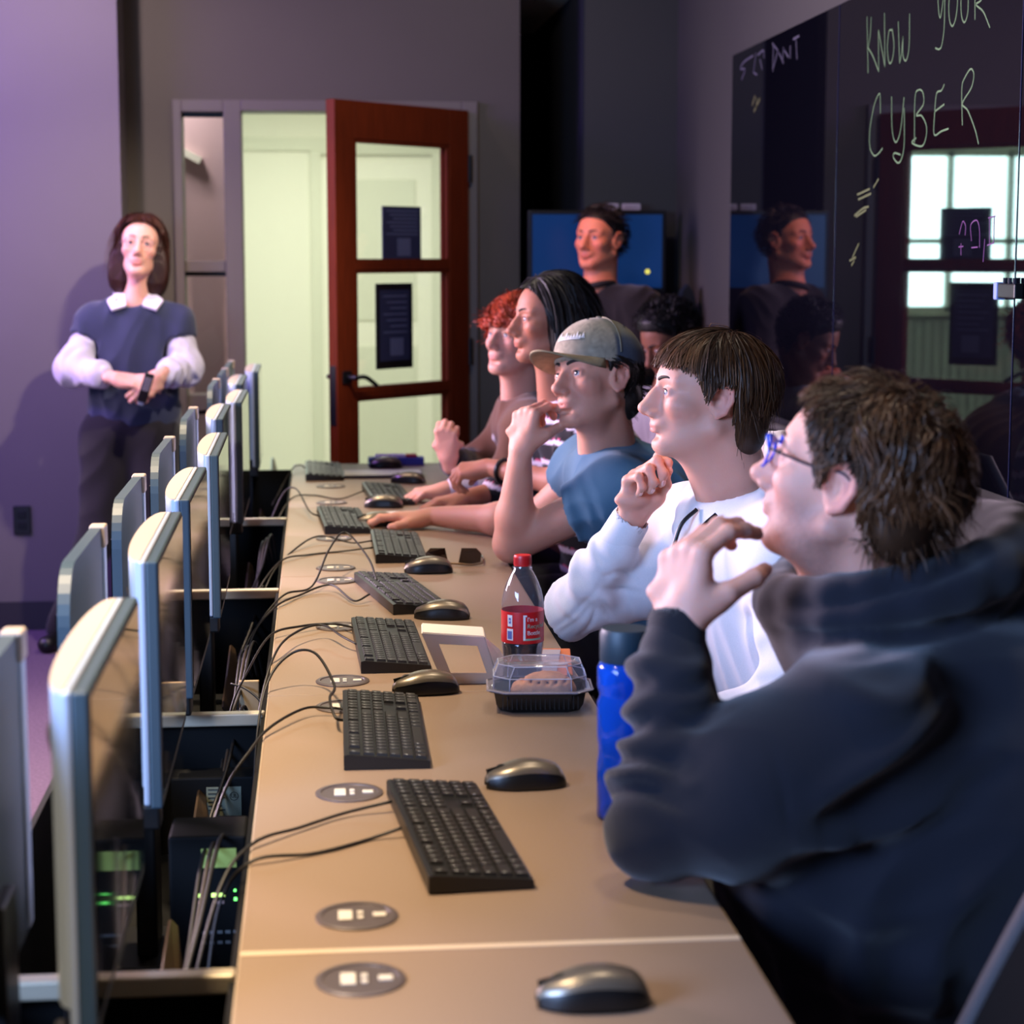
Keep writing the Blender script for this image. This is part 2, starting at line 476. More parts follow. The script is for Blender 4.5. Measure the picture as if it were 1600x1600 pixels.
# ------------------------------------------------------------------ the long desk, four tables in a row
ZD = 0.75
DX0, DX1 = -0.092, 0.457
seams = [0.82, 2.09, 3.36, 4.63, 5.90, 7.17]
where = ['nearest, cut by the bottom of the picture', 'second, under the nearest hoodie elbow', 'third, with the soda bottle and white carton', 'fourth, with the sunglasses', 'farthest, before the glazed door']
for i in range(5):
    a, b = seams[i] + 0.0015, seams[i + 1] - 0.0015
    t = thing('desk_table', 'long taupe laminate computer table, %s' % where[i], 'table', (0, 0, 0), group='tables of the long computer desk')
    MB().b2((DX0, a, ZD - 0.028), (DX1, b, ZD), 0.002).build('tabletop', M['desk'], t)
    e = MB().b2((DX0 - 0.0015, a, ZD - 0.026), (DX0 + 0.0005, b, ZD - 0.002)).b2((DX1 - 0.0005, a, ZD - 0.026), (DX1 + 0.0015, b, ZD - 0.002))
    e.b2((DX0, a - 0.001, ZD - 0.026), (DX1, a + 0.001, ZD - 0.0005))
    e.build('edge_band', M['desk_edge'], t)
    for yy in (a + 0.05, b - 0.05):
        l = MB().b2((DX0 + 0.06, yy - 0.02, 0.03), (DX0 + 0.10, yy + 0.02, ZD - 0.028), 0.004)
        l.b2((DX0 + 0.0, yy - 0.025, 0.0), (DX1 - 0.05, yy + 0.025, 0.03), 0.006).build('leg', M['black_metal'], t)
    MB().b2((DX0 + 0.11, a + 0.02, 0.40), (DX0 + 0.125, b - 0.02, ZD - 0.028)).build('modesty_panel', M['trough'], t)

MB().b2((DX0, 2.078, ZD - 0.02), (DX1, 2.090, ZD + 0.0006)).build('edge_strip', mat('pale_edge_strip', (206, 184, 158), 0.5), [o for o in COL.objects if o.name == 'desk_table'][0])
# ---- cable trough along the monitor side
tr = thing('cable_trough', 'long open black cable trough between the desk and the monitors', 'cable trough', (0, 0, 0))
g = MB()
g.b2((-0.40, 0.82, 0.44), (-0.10, 7.17, 0.455)).b2((-0.105, 0.82, 0.455), (-0.098, 7.17, 0.715)).b2((-0.40, 0.82, 0.455), (-0.392, 7.17, 0.73))
g.b2((-0.40, 7.16, 0.455), (-0.10, 7.17, 0.73))
g.build('liner', M['trough'], tr)
for yy in (2.11, 3.36, 4.63, 5.90):
    MB().b2((-0.392, yy - 0.013, 0.70), (-0.0985, yy + 0.013, 0.722), 0.003).build('crossbar', M['bar'], tr)
    MB().b2((-0.392, yy + 0.013, 0.47), (-0.1, yy + 0.02, 0.70)).build('divider', M['trough'], tr)
for yy in (0.9, 4.0, 7.1):
    MB().b2((-0.30, yy - 0.03, 0), (-0.22, yy + 0.03, 0.44), 0.005).build('leg', M['black_metal'], tr)
for i in range(11):
    y0 = 2.16 + i * 0.62 + (0.05 if i % 2 else 0)
    if any(abs(y0 - q) < 0.02 for q in seams): y0 += 0.04
    g = MB()
    n = 6
    pts = [(-0.205, y0, 0.57), (-0.160, y0, 0.50), (-0.160, y0 + 0.18, 0.50), (-0.198, y0 + 0.46, 0.60), (-0.207, y0 + 0.46, 0.61)]
    vs = [g.bm.verts.new(p) for p in pts]; ws = [g.bm.verts.new((p[0] - 0.004, p[1], p[2] - 0.002)) for p in pts]
    g.bm.faces.new(vs); g.bm.faces.new(ws[::-1])
    for k in range(5): g.bm.faces.new((vs[k], vs[(k + 1) % 5], ws[(k + 1) % 5], ws[k]))
    g.build('tray_flap', M['tray'], tr)

# ---- round socket grommets let into the tops
def make_grommet():
    t = thing('desk_grommet', 'round grey socket grommet in the desktop', 'grommet', (0, 0, 0))
    MB().lathe([(0.0475, -0.004), (0.0475, 0.0015), (0.045, 0.003), (0.040, 0.0028), (0.039, 0.0012), (0.0001, 0.0012)], 40, cap=False).build('ring', M['grommet'], t, auto=40)
    MB().box((-0.013, 0.0, 0.002), (0.016, 0.032, 0.0018), bevel=0.0006).build('power_socket', M['grom_w'], t)
    for dy in (0.010, -0.006):
        MB().box((0.004, dy - 0.002, 0.002), (0.007, 0.009, 0.0018), bevel=0.0006).build('usb_port', M['grom_w'], t)
    MB().box((0.026, 0.0, 0.002), (0.015, 0.013, 0.0018), bevel=0.0006).build('network_port', M['grom_w'], t)
    return t
gy = [1.993, 2.194, 2.72, 3.259, 3.46, 3.98, 4.557, 4.746, 5.245, 5.83, 6.02, 6.45]
glab = ['nearest of the round grey desk grommets, below the pale table seam', 'round grey desk grommet just above the pale table seam', 'round grey desk grommet beside the nearest keyboard corner',
        'round grey desk grommet under the looped cable of the second keyboard', 'round grey desk grommet left of the white snack box', 'round grey desk grommet left of the third keyboard',
        'round grey desk grommet left of the fourth keyboard, nearer of a pair', 'round grey desk grommet left of the fourth keyboard, farther of a pair', 'round grey desk grommet left of the fifth keyboard',
        'round grey desk grommet near the sixth keyboard, nearer of a pair', 'round grey desk grommet near the sixth keyboard, farther of a pair', 'farthest round grey desk grommet, near the last keyboard']
gp = make_grommet()
for i, y in enumerate(gy):
    o = gp if i == 0 else copy_tree(gp)
    o.location = (0.036, y, ZD + 0.0005)
    o['label'] = glab[i]; o['group'] = 'round grommets along the desk'

# ---- keyboards
U = 0.0191
ROWS = [
    [(1, 1), (-1, 1), (1, 4), (-.5, 1), (1, 4), (-.5, 1), (1, 4), (-.25, 1), (1, 3), (-.25, 1), (1, 4)],
    [(1, 13), (2, 1), (-.25, 1), (1, 3), (-.25, 1), (1, 4)],
    [(1.5, 1), (1, 12), (1.5, 1), (-.25, 1), (1, 3), (-.25, 1), (1, 4)],
    [(1.75, 1), (1, 11), (2.25, 1), (-3.5, 1), (1, 4)],
    [(2.25, 1), (1, 10), (2.75, 1), (-1.25, 1), (1, 1), (-1.25, 1), (1, 4)],
    [(1.25, 3), (6.25, 1), (1.25, 4), (-.25, 1), (1, 3), (-.25, 1), (2, 1), (1, 2)],
]
_kc = {}
def key_mesh(wu):
    if wu not in _kc:
        bm = bmesh.new()
        w, d, h = wu * U - 0.0022, U - 0.0022, 0.0042
        lo = [bm.verts.new((sx * w / 2, sy * d / 2, 0)) for sx, sy in ((-1, -1), (1, -1), (1, 1), (-1, 1))]
        hi = [bm.verts.new((sx * (w / 2 - 0.0013), sy * (d / 2 - 0.0013), h)) for sx, sy in ((-1, -1), (1, -1), (1, 1), (-1, 1))]
        bm.faces.new(hi)
        for k in range(4): bm.faces.new((lo[k], lo[(k + 1) % 4], hi[(k + 1) % 4], hi[k]))
        # printed legend, a small flat mark on the cap
        a, b = -w / 2 + 0.0035, d / 2 - 0.0045
        for (x0, y0, x1, y1) in ((a, b - 0.004, a + 0.0012, b), (a, b - 0.0009, a + 0.003, b), (a, b - 0.0026, a + 0.0026, b - 0.0018)):
            f = bm.faces.new([bm.verts.new(p) for p in ((x0, y0, h + 1e-4), (x1, y0, h + 1e-4), (x1, y1, h + 1e-4), (x0, y1, h + 1e-4))])
            f.material_index = 1
        me = bpy.data.meshes.new('key'); bm.to_mesh(me); bm.free()
        me.materials.append(M['key']); me.materials.append(M['legend'])
        _kc[wu] = me
    return _kc[wu]

def make_keyboard(joined=False):
    t = thing('keyboard', 'black desktop keyboard', 'keyboard')
    g = MB()
    # wedge body: back edge higher
    prof = [(-0.0635, 0), (0.0635, 0), (0.0635, 0.021), (0.058, 0.0225), (-0.0615, 0.0115), (-0.0635, 0.010)]
    g.prism([(a, b) for a, b in prof], -0.2215, 0.2215, 'x')
    g.build('case', M['kb'], t)
    tilt = math.atan2(0.0105, 0.12)
    jb = bmesh.new() if joined else None
    for r, row in enumerate(ROWS):
        x = -0.2215 + 0.0065
        yy = 0.0635 - 0.0065 - U / 2 - r * U - (0.002 if r else 0)
        zz = 0.0119 + (yy + 0.0615) * math.tan(tilt) - 0.0004
        for wu, n in row:
            for k in range(n):
                if wu < 0: x += -wu * U; continue
                mt = Matrix.Translation((x + wu * U / 2, yy, zz)) @ Matrix.Rotation(tilt, 4, 'X')
                if joined:
                    n0 = len(jb.verts); jb.from_mesh(key_mesh(wu)); jb.verts.ensure_lookup_table()
                    bmesh.ops.transform(jb, matrix=mt, verts=jb.verts[n0:])
                else:
                    o = bpy.data.objects.new('key', key_mesh(wu)); COL.objects.link(o); o.parent = t
                    o.matrix_local = mt
                x += wu * U
    if joined:
        me = bpy.data.meshes.new('keys'); jb.to_mesh(me); jb.free()
        o = link('keys', me, [M['key'], M['legend']], t); o['kind'] = 'stuff'
    for sx in (-0.19, 0.19):
        MB().box((sx, 0.05, -0.0), (0.03, 0.012, 0.002)).build('foot', M['black'], t)
    return t
def place_kb(t, nl, fl, width=0.1275):
    """nl, fl: near-left and far-left corners on the desk (x, y)"""
    nl, fl = Vector(nl), Vector(fl)
    d = (fl - nl).normalized()
    right = Vector((d.y, -d.x))
    c = nl + d * 0.2215 + right * 0.0635
    t.location = (c.x, c.y, ZD + 0.001)
    t.rotation_euler = (0, 0, math.atan2(d.y, d.x))
kbs = [((0.122, 2.263), (0.088, 2.70), 'nearest black keyboard, turned askew by the blue bottle'),
       ((0.030, 2.845), (0.034, 3.287), 'black keyboard straight on the desk behind the nearest one'),
       ((0.070, 3.522), (0.060, 3.965), 'black keyboard tucked behind the white snack box'),
       ((0.150, 4.105), (0.076, 4.545), 'black keyboard turned askew between two gunmetal mice'),
       ((0.134, 4.81), (0.133, 5.25), 'black keyboard behind the sunglasses'),
       ((0.012, 5.33), (-0.012, 5.83), 'black keyboard left of the hand on the mouse'),
       ((0.158, 5.93), (0.132, 6.43), 'black keyboard just beyond the white paper sheet'),
       ((-0.046, 6.62), (-0.050, 7.06), 'farthest black keyboard at the end of the desk')]
KB = []
for i, (nl, fl, lab) in enumerate(kbs):
    if i == 0: p = o = make_keyboard()
    elif i < 5: o = copy_tree(p)
    elif i == 5: p2 = o = make_keyboard(True)
    else: o = copy_tree(p2)
    place_kb(o, nl, fl); o['label'] = lab; o['group'] = 'black keyboards on the desk'
    KB.append(o)

# keyboard and mouse cables, each a child of its keyboard
def cord(name, parent, pts, r=0.0022, m='cable'):
    inv = parent.matrix_basis.inverted()
    g = MB().tube([inv @ Vector(p) for p in spline(pts, 8)], r, 6)
    g.build(name, M[m], parent, smooth=True)
z = ZD + 0.003
cords = {
    0: [[(0.092, 2.62, z + .012), (0.03, 2.60, z + .004), (-0.03, 2.54, z + .003), (-0.09, 2.47, z + .004), (-0.13, 2.40, 0.72), (-0.165, 2.28, 0.60), (-0.18, 2.14, 0.5)],
        [(0.10, 2.50, z + .010), (0.06, 2.49, z), (0.02, 2.455, z), (-0.02, 2.43, z), (-0.09, 2.40, z + .002), (-0.13, 2.40, 0.70), (-0.15, 2.36, 0.58)]],
    1: [[(0.034, 3.10, z + .012), (0.02, 3.09, z + .02), (0.012, 3.16, z + .035), (0.02, 3.26, z + .035), (-0.01, 3.40, z + .06), (-0.05, 3.44, z + .055), (-0.09, 3.40, z + .02), (-0.11, 3.32, 0.70), (-0.12, 3.2, 0.55)],
        [(0.034, 3.18, z + .012), (0.01, 3.20, z + .01), (-0.03, 3.19, z + .012), (-0.08, 3.09, z + .008), (-0.11, 3.00, z - .006), (-0.15, 2.90, 0.70), (-0.18, 2.72, 0.60), (-0.19, 2.6, 0.5)]],
    2: [[(0.066, 3.72, z + .013), (0.04, 3.76, z + .02), (0.0, 3.86, z + .025), (-0.05, 3.80, z + .022), (-0.085, 3.66, z + .012), (-0.11, 3.55, 0.70), (-0.13, 3.40, 0.58)],
        [(0.062, 3.90, z + .012), (0.02, 3.97, z + .006), (-0.04, 3.93, z + .01), (-0.10, 3.86, z + .006), (-0.14, 3.70, 0.72), (-0.17, 3.60, 0.66), (-0.185, 3.52, 0.52)]],
    3: [[(0.125, 4.42, z + .02), (0.11, 4.60, z + .045), (0.06, 4.74, z + .085), (0.02, 4.60, z + .065), (-0.02, 4.40, z + .012), (-0.08, 4.33, z + .006), (-0.13, 4.22, 0.72), (-0.165, 4.12, 0.66), (-0.18, 4.05, 0.5)],
        [(0.105, 4.28, z + .012), (0.07, 4.25, z + .004), (0.03, 4.40, z + .012), (0.0, 4.42, z + .008), (-0.04, 4.36, z + .002), (-0.10, 4.20, z), (-0.15, 4.10, 0.69), (-0.17, 3.98, 0.52)]],
    4: [[(0.133, 5.10, z + .012), (0.08, 5.11, z + .006), (0.0, 5.18, z + .015), (-0.06, 5.05, z + .004), (-0.12, 4.85, 0.72), (-0.17, 4.74, 0.6)],
        [(0.133, 4.98, z + .012), (0.05, 5.0, z), (-0.03, 4.95, z), (-0.10, 4.84, z), (-0.16, 4.70, 0.68), (-0.18, 4.66, 0.55)]],
    5: [[(0.0, 5.60, z + .012), (-0.03, 5.66, z + .02), (-0.07, 5.95, z + .05), (-0.11, 6.0, z + .03), (-0.16, 5.95, 0.68)]],
    6: [[(0.138, 6.2, z + .012), (0.06, 6.1, z), (-0.02, 6.2, z), (-0.09, 6.1, z), (-0.15, 6.0, 0.66)]],
    7: [[(-0.05, 6.9, z + .012), (-0.07, 6.92, z + .02), (-0.10, 6.80, z + .01), (-0.16, 6.7, 0.66)]],
}
for i, ls in cords.items():
    for q in ls: cord('cord', KB[i], q, 0.0024)

# ---- mice
def make_mouse():
    t = thing('computer_mouse', 'gunmetal and black computer mouse', 'mouse')
    def prof(u):  # u 0 front .. 1 rear: half width, height
        wv = 0.030 * (1 - abs(2 * u - 1.05) ** 3.2 * 0.62) if 0 < u < 1 else 0.010
        hv = 0.013 + 0.025 * math.sin(min(1, max(0, (u * 0.93 + 0.07))) * math.pi * 0.86) ** 0.9
        if u > 0.86: hv *= math.sqrt(max(0.0, 1 - ((u - 0.86) / 0.14) ** 2 * 0.85))
        if u < 0.04: hv *= 0.75
        return max(wv, 0.008), hv
    L_ = 0.115
    def shell(lo, hi, grow):
        def f(i, j):
            u = i
            wv, hv = prof(u)
            a = lo + (hi - lo) * j
            x = (u - 0.5) * L_
            cy, sy = math.cos(a), math.sin(a)
            y = (abs(cy) ** 0.62) * (1 if cy > 0 else -1) * (wv + grow)
            zz = (abs(sy) ** 0.85) * (hv + grow)
            return (x, y, max(zz, 0.0008))
        return f
    g = MB().grid(shell(0.0, math.pi, 0), 26, 28)
    bm = g.bm
    bmesh.ops.holes_fill(bm, edges=bm.edges)
    g.build('body', M['black'], t, smooth=True)
    MB().grid(shell(0.62, math.pi - 0.62, 0.0009), 26, 20).build('top_shell', M['mouse_top'], t, smooth=True)
    wb = MB(); wb.lathe([(0.003, -0.003), (0.010, -0.003), (0.011, -0.001), (0.011, 0.001), (0.010, 0.003), (0.003, 0.003)], 20)
    bmesh.ops.rotate(wb.bm, verts=wb.bm.verts, cent=(0, 0, 0), matrix=Matrix.Rotation(math.pi / 2, 3, 'X'))
    bmesh.ops.translate(wb.bm, verts=wb.bm.verts, vec=(-0.034, 0, 0.0225))
    wb.build('scroll_wheel', M['black'], t, auto=40)
    MB().box((-0.038, 0, 0.0255), (0.036, 0.0012, 0.010), rot=(0, R(-13), 0)).build('button_split', M['black'], t)
    return t
mice = [((0.268, 1.905), 0, 'nearest gunmetal mouse, cut by the bottom of the picture'), ((0.286, 2.735), 3, 'gunmetal mouse beside the nearest keyboard'),
        ((0.178, 3.355), 6, 'gunmetal mouse in front of the white snack box'), ((0.250, 4.06), -8, 'gunmetal mouse left of the soda bottle'),
        ((0.255, 4.66), 0, 'gunmetal mouse in front of the sunglasses'), ((0.158, 5.50), 10, 'gunmetal mouse under the hand of the man in the cap'),
        ((0.190, 5.90), -12, 'gunmetal mouse just behind the far edge of the white paper sheet'), ((0.292, 6.53), -20, 'gunmetal mouse at the far corner of the keyboard beyond the white paper'), ((0.235, 7.02), 0, 'farthest gunmetal mouse, before the blue box')]
mp = make_mouse()
for i, ((x, y), a, lab) in enumerate(mice):
    o = mp if i == 0 else copy_tree(mp)
    o.location = (x, y, ZD + 0.0005); o.rotation_euler = (0, 0, R(a)); o['label'] = lab; o['group'] = 'gunmetal mice on the desk'

# ---- monitors
MW, MH = 0.515, 0.335
def make_monitor(front=0.016, name='monitor'):
    t = thing(name, 'monitor', 'monitor')
    w2 = MW / 2
    # front slab
    MB().b2((-front, -w2, 0), (0, w2, MH), 0.003).build('front_frame', M['teal'], t)
    MB().b2((-0.0005, -w2 + 0.006, 0.018), (0.0012, w2 - 0.006, MH - 0.006)).build('screen', M['screen'], t)
    # silver rim behind it
    MB().b2((-front - 0.009, -w2, 0.004), (-front, w2, MH), 0.003).build('rim', M['silver'], t)
    # bulging back shell, D-shaped seen from above
    n = 28
    poly = [(-front - 0.008, -w2 + 0.004)]
    for k in range(n + 1):
        a = -math.pi / 2 + math.pi * k / n
        poly.append((-front - 0.009 - 0.026 * math.cos(a) ** 0.8 if abs(math.cos(a)) > 1e-6 else -front - 0.009, (w2 - 0.004) * math.sin(a)))
    poly.append((-front - 0.008, w2 - 0.004))
    pts = []
    for p in poly:
        if not pts or (Vector(p) - Vector(pts[-1])).length > 1e-4: pts.append(p)
    MB().prism(pts, 0.03, MH - 0.0015, 'z').build('back_shell', M['silver'], t, auto=30)
    cap = [(x * 1.0, y * 0.985) for x, y in pts]
    MB().prism(cap, MH - 0.0015, MH + 0.0006, 'z').build('top_plate', M['top_warm_lit'], t)
    MB().b2((-front - 0.0005, -w2 + 0.004, MH - 0.0004), (-front + 0.0008, w2 - 0.004, MH + 0.0010)).build('seam', M['grommet'], t)
    # neck down into the trough
    g = MB().b2((-front - 0.042, -0.05, -0.28), (-front - 0.012, 0.05, 0.16), 0.004)
    g.b2((-front - 0.075, -0.09, -0.292), (-front + 0.03, 0.09, -0.28), 0.003)
    g.build('stand', M['black'], t)
    MB().b2((-front - 0.03, -w2 + 0.002, -0.03), (-front + 0.012, -w2 + 0.05, 0.004), 0.004).build('corner_bracket', M['black'], t)
    # dark brand strokes on the bulge
    s = MB()
    for k in range(5):
        yy = -w2 + 0.035 + 0.012 * k
        ph = math.asin(max(-1, min(1, yy / (w2 - 0.004))))
        xx = -front - 0.0095 - 0.026 * math.cos(ph) ** 0.8
        s.box((xx, yy, MH - 0.06), (0.0012, 0.0022, 0.028 - 0.006 * (k % 2)), rot=(R(18), 0, -0.5))
    s.build('back_print', M['grommet'], t)
    return t
mons = [(-0.215, 2.08, 'nearest monitor, silver-backed, cut by the left edge'), (-0.215, 2.87, 'second nearest silver-backed monitor'),
        (-0.214, 3.535, 'third nearest silver-backed monitor'), (-0.205, 4.275, 'fourth nearest silver-backed monitor'), (-0.236, 5.165, 'fifth silver-backed monitor, set back from the row'),
        (-0.210, 5.72, 'sixth silver-backed monitor, left of the far keyboards'), (-0.238, 6.49, 'seventh silver-backed monitor, mostly hidden behind the sixth'), (-0.208, 7.15, 'farthest silver-backed monitor, before the open doorway')]
pm = make_monitor()
for i, (x, y, lab) in enumerate(mons):
    o = pm if i == 0 else copy_tree(pm)
    o.location = (x, y, 1.10 - MH); o['label'] = lab; o['group'] = 'silver-backed monitors along the desk'
    o.rotation_euler = (0, 0, R([0, 0.3, 0.0, 0.4, 0.3, 0, 0.2, 0.5][i]))
# thin monitors of the opposite row: their dark teal backs face the desk
def make_opposite():
    t = thing('opposite_monitor', 'monitor', 'monitor')
    L, H_, r = 0.42, 0.33, 0.075
    poly = [(-L, 0), (0, 0), (0, H_)]
    for k in range(9):
        a = math.pi / 2 + math.pi / 2 * k / 8
        poly.append((-L + r + r * math.cos(a), H_ - r + r * math.sin(a)))
    MB().prism(poly, -0.016, 0.0, 'x').build('back_panel', M['teal'], t)
    MB().b2((-0.018, -0.022, 0.004), (0.004, 0.004, H_ + 0.001), 0.003).build('side_rim', M['silver'], t)
    MB().b2((-0.018, -0.030, H_ - 0.03), (0.006, 0.006, H_ + 0.003), 0.003).build('corner_cap', M['top_warm_lit'], t)
    MB().b2((-0.018, -L + 0.004, 0.004), (-0.016, -0.004, H_ - 0.06)).build('screen', M['screen'], t)
    MB().b2((-0.016, -0.24, -0.305), (0.012, -0.16, 0.1), 0.003).build('stand', M['black'], t)
    return t
pm2 = make_opposite()
opp = [(2.14, 'nearest thin dark teal monitor back, at the left edge'), (2.975, 'thin dark teal monitor back left of the second silver monitor'), (3.66, 'thin dark teal monitor back left of the third silver monitor'),
       (4.42, 'thin dark teal monitor back left of the fourth silver monitor'), (5.28, 'dark monitor back in front of the standing woman'), (6.50, 'dark monitor back below the sidelight, third from the far end'),
       (7.10, 'dark monitor back below the sidelight, second from the far end'), (7.62, 'farthest dark monitor back, at the door frame')]
for i, (y, lab) in enumerate(opp):
    o = pm2 if i == 0 else copy_tree(pm2)
    o.location = (-0.322, y, 1.10 - 0.33); o['label'] = lab; o['group'] = 'dark monitors of the opposite row'

# ---- things down in the trough
label_g = mat('pale_label', (120, 124, 104), 0.6); green_l = mat('lit_green_label', (150, 170, 90), 0.5, emit=(150, 170, 90), estr=0.25)
led = mat('green_led', (60, 240, 90), 0.4, emit=(120, 255, 120), estr=3.0); led_y = mat('yellow_green_lamp', (200, 240, 120), 0.4, emit=(210, 255, 140), estr=2.0)
dark_ink = mat('dark_ink', (30, 32, 30), 0.6); grey_ink = mat('grey_print', (120, 120, 120), 0.6)
t = thing('power_supply', 'black power supply box with pale rating label in the trough', 'power supply', (0, 0, 0))
MB().b2((-0.255, 3.28, 0.456), (-0.112, 3.345, 0.63), 0.004).build('housing', M['trough_box'], t)
lb = MB().b2((-0.196, 3.2785, 0.563), (-0.138, 3.2803, 0.613)).build('rating_label', label_g, t)
mtx = lambda x, y, z, s=1.0: Matrix.Translation((x, y, z)) @ Matrix.Rotation(R(90), 4, 'X')
MB().tube([(-0.150 + 0.007 * math.cos(a * .3), 3.278, 0.597 + 0.007 * math.sin(a * .3)) for a in range(22)], 0.0006, 5).build('mark_ring', dark_ink, lb)
text_mesh('mark_letters', 'UL', 0.009, dark_ink, lb, mtx(-0.150, 3.278, 0.597))
g = MB()
for k in range(6): g.b2((-0.193, 3.2778, 0.608 - k * 0.007), (-0.193 + 0.018 + 0.005 * (k % 3), 3.2785, 0.6095 - k * 0.007))
g.build('label_lines', dark_ink, lb)
lb2 = MB().b2((-0.203, 3.2785, 0.535), (-0.150, 3.2803, 0.557)).build('lower_label', mat('cream_label', (150, 142, 108), 0.6), t)
text_mesh('lower_print', 'LITE', 0.011, dark_ink, lb2, mtx(-0.185, 3.278, 0.545))
t = thing('power_strip_box', 'black power box with lit green indicators deep in the trough', 'power box', (0, 0, 0))
MB().b2((-0.215, 2.70, 0.456), (-0.108, 2.80, 0.70), 0.004).build('housing', M['trough_box'], t)
MB().b2((-0.170, 2.6985, 0.655), (-0.122, 2.7003, 0.682)).build('green_label', green_l, t)
for x0, x1 in ((-0.178, -0.163), (-0.157, -0.138)):
    MB().b2((x0, 2.6985, 0.613), (x1, 2.7003, 0.618)).build('green_indicator', led_y, t)
    MB().b2((x0 + .002, 2.6985, 0.603), (x1 - .002, 2.7003, 0.607)).build('glint_strip', mat('pink_glint', (190, 150, 140), 0.5), t)  # pink glints put in as coloured strips, no lamp
MB().b2((-0.126, 2.6985, 0.607), (-0.122, 2.7003, 0.611)).build('green_indicator', led, t)
MB().b2((-0.126, 2.6985, 0.620), (-0.123, 2.7003, 0.623)).build('status_led', led, t)
g = MB()
for k in range(9):
    x = -0.172 + (k % 5) * 0.011; zz = 0.560 - (k // 5) * 0.015
    g.b2((x, 2.6985, zz), (x + 0.007, 2.7003, zz + 0.004))
g.build('panel_print', grey_ink, t)
t = thing('junction_plate', 'beige junction plate standing in the trough with a blue cable', 'junction plate', (0, 0, 0))
MB().b2((-0.165, 3.90, 0.456), (-0.125, 3.91, 0.660), 0.002).build('plate', mat('beige_plate', (178, 152, 116), 0.6), t)
MB().tube(spline([(-0.155, 3.88, 0.55), (-0.150, 3.87, 0.59), (-0.140, 3.86, 0.603), (-0.130, 3.86, 0.590), (-0.125, 3.85, 0.53)]), 0.004, 8).build('blue_cable', mat('sky_blue_cable', (110, 170, 215), 0.5), t, smooth=True)
MB().tube(spline([(-0.18, 3.9, 0.655), (-0.15, 3.88, 0.648), (-0.12, 3.86, 0.625), (-0.11, 3.84, 0.60)]), 0.0025, 6).build('black_cable', M['cable'], t, smooth=True)
# loose tangled cables lying in the trough
lab_c = ['brown cable bundle lying along the trough by the nearest crossbar', 'brown cable bundle in the trough beside the power supply', 'brown cable bundle in the trough below the third monitor', 'brown cable bundle in the trough below the fourth monitor', 'brown cable bundle at the far end of the trough']
for i, y0 in enumerate((2.2, 3.0, 3.6, 4.3, 5.2)):
    t = thing('cable_bundle', lab_c[i], 'cable', (0, 0, 0), group='cables lying in the trough')
    for k in range(3):
        rx = random.uniform(-0.012, 0.012)
        pts = [(-0.185 + rx, y0 - 0.05, 0.47 + 0.01 * k), (-0.19 + rx, y0 + 0.12, 0.52 + .02 * k), (-0.178 + 0.008 * k, y0 + 0.30, 0.60 + 0.02 * k), (-0.165 + 0.012 * k, y0 + 0.50, 0.68 + 0.01 * k), (-0.15 + 0.012 * k, y0 + 0.62, 0.60)]
        MB().tube(spline(pts), 0.0032, 6).build('cable', M['cable_t' if k % 2 else 'cable'], t, smooth=True)
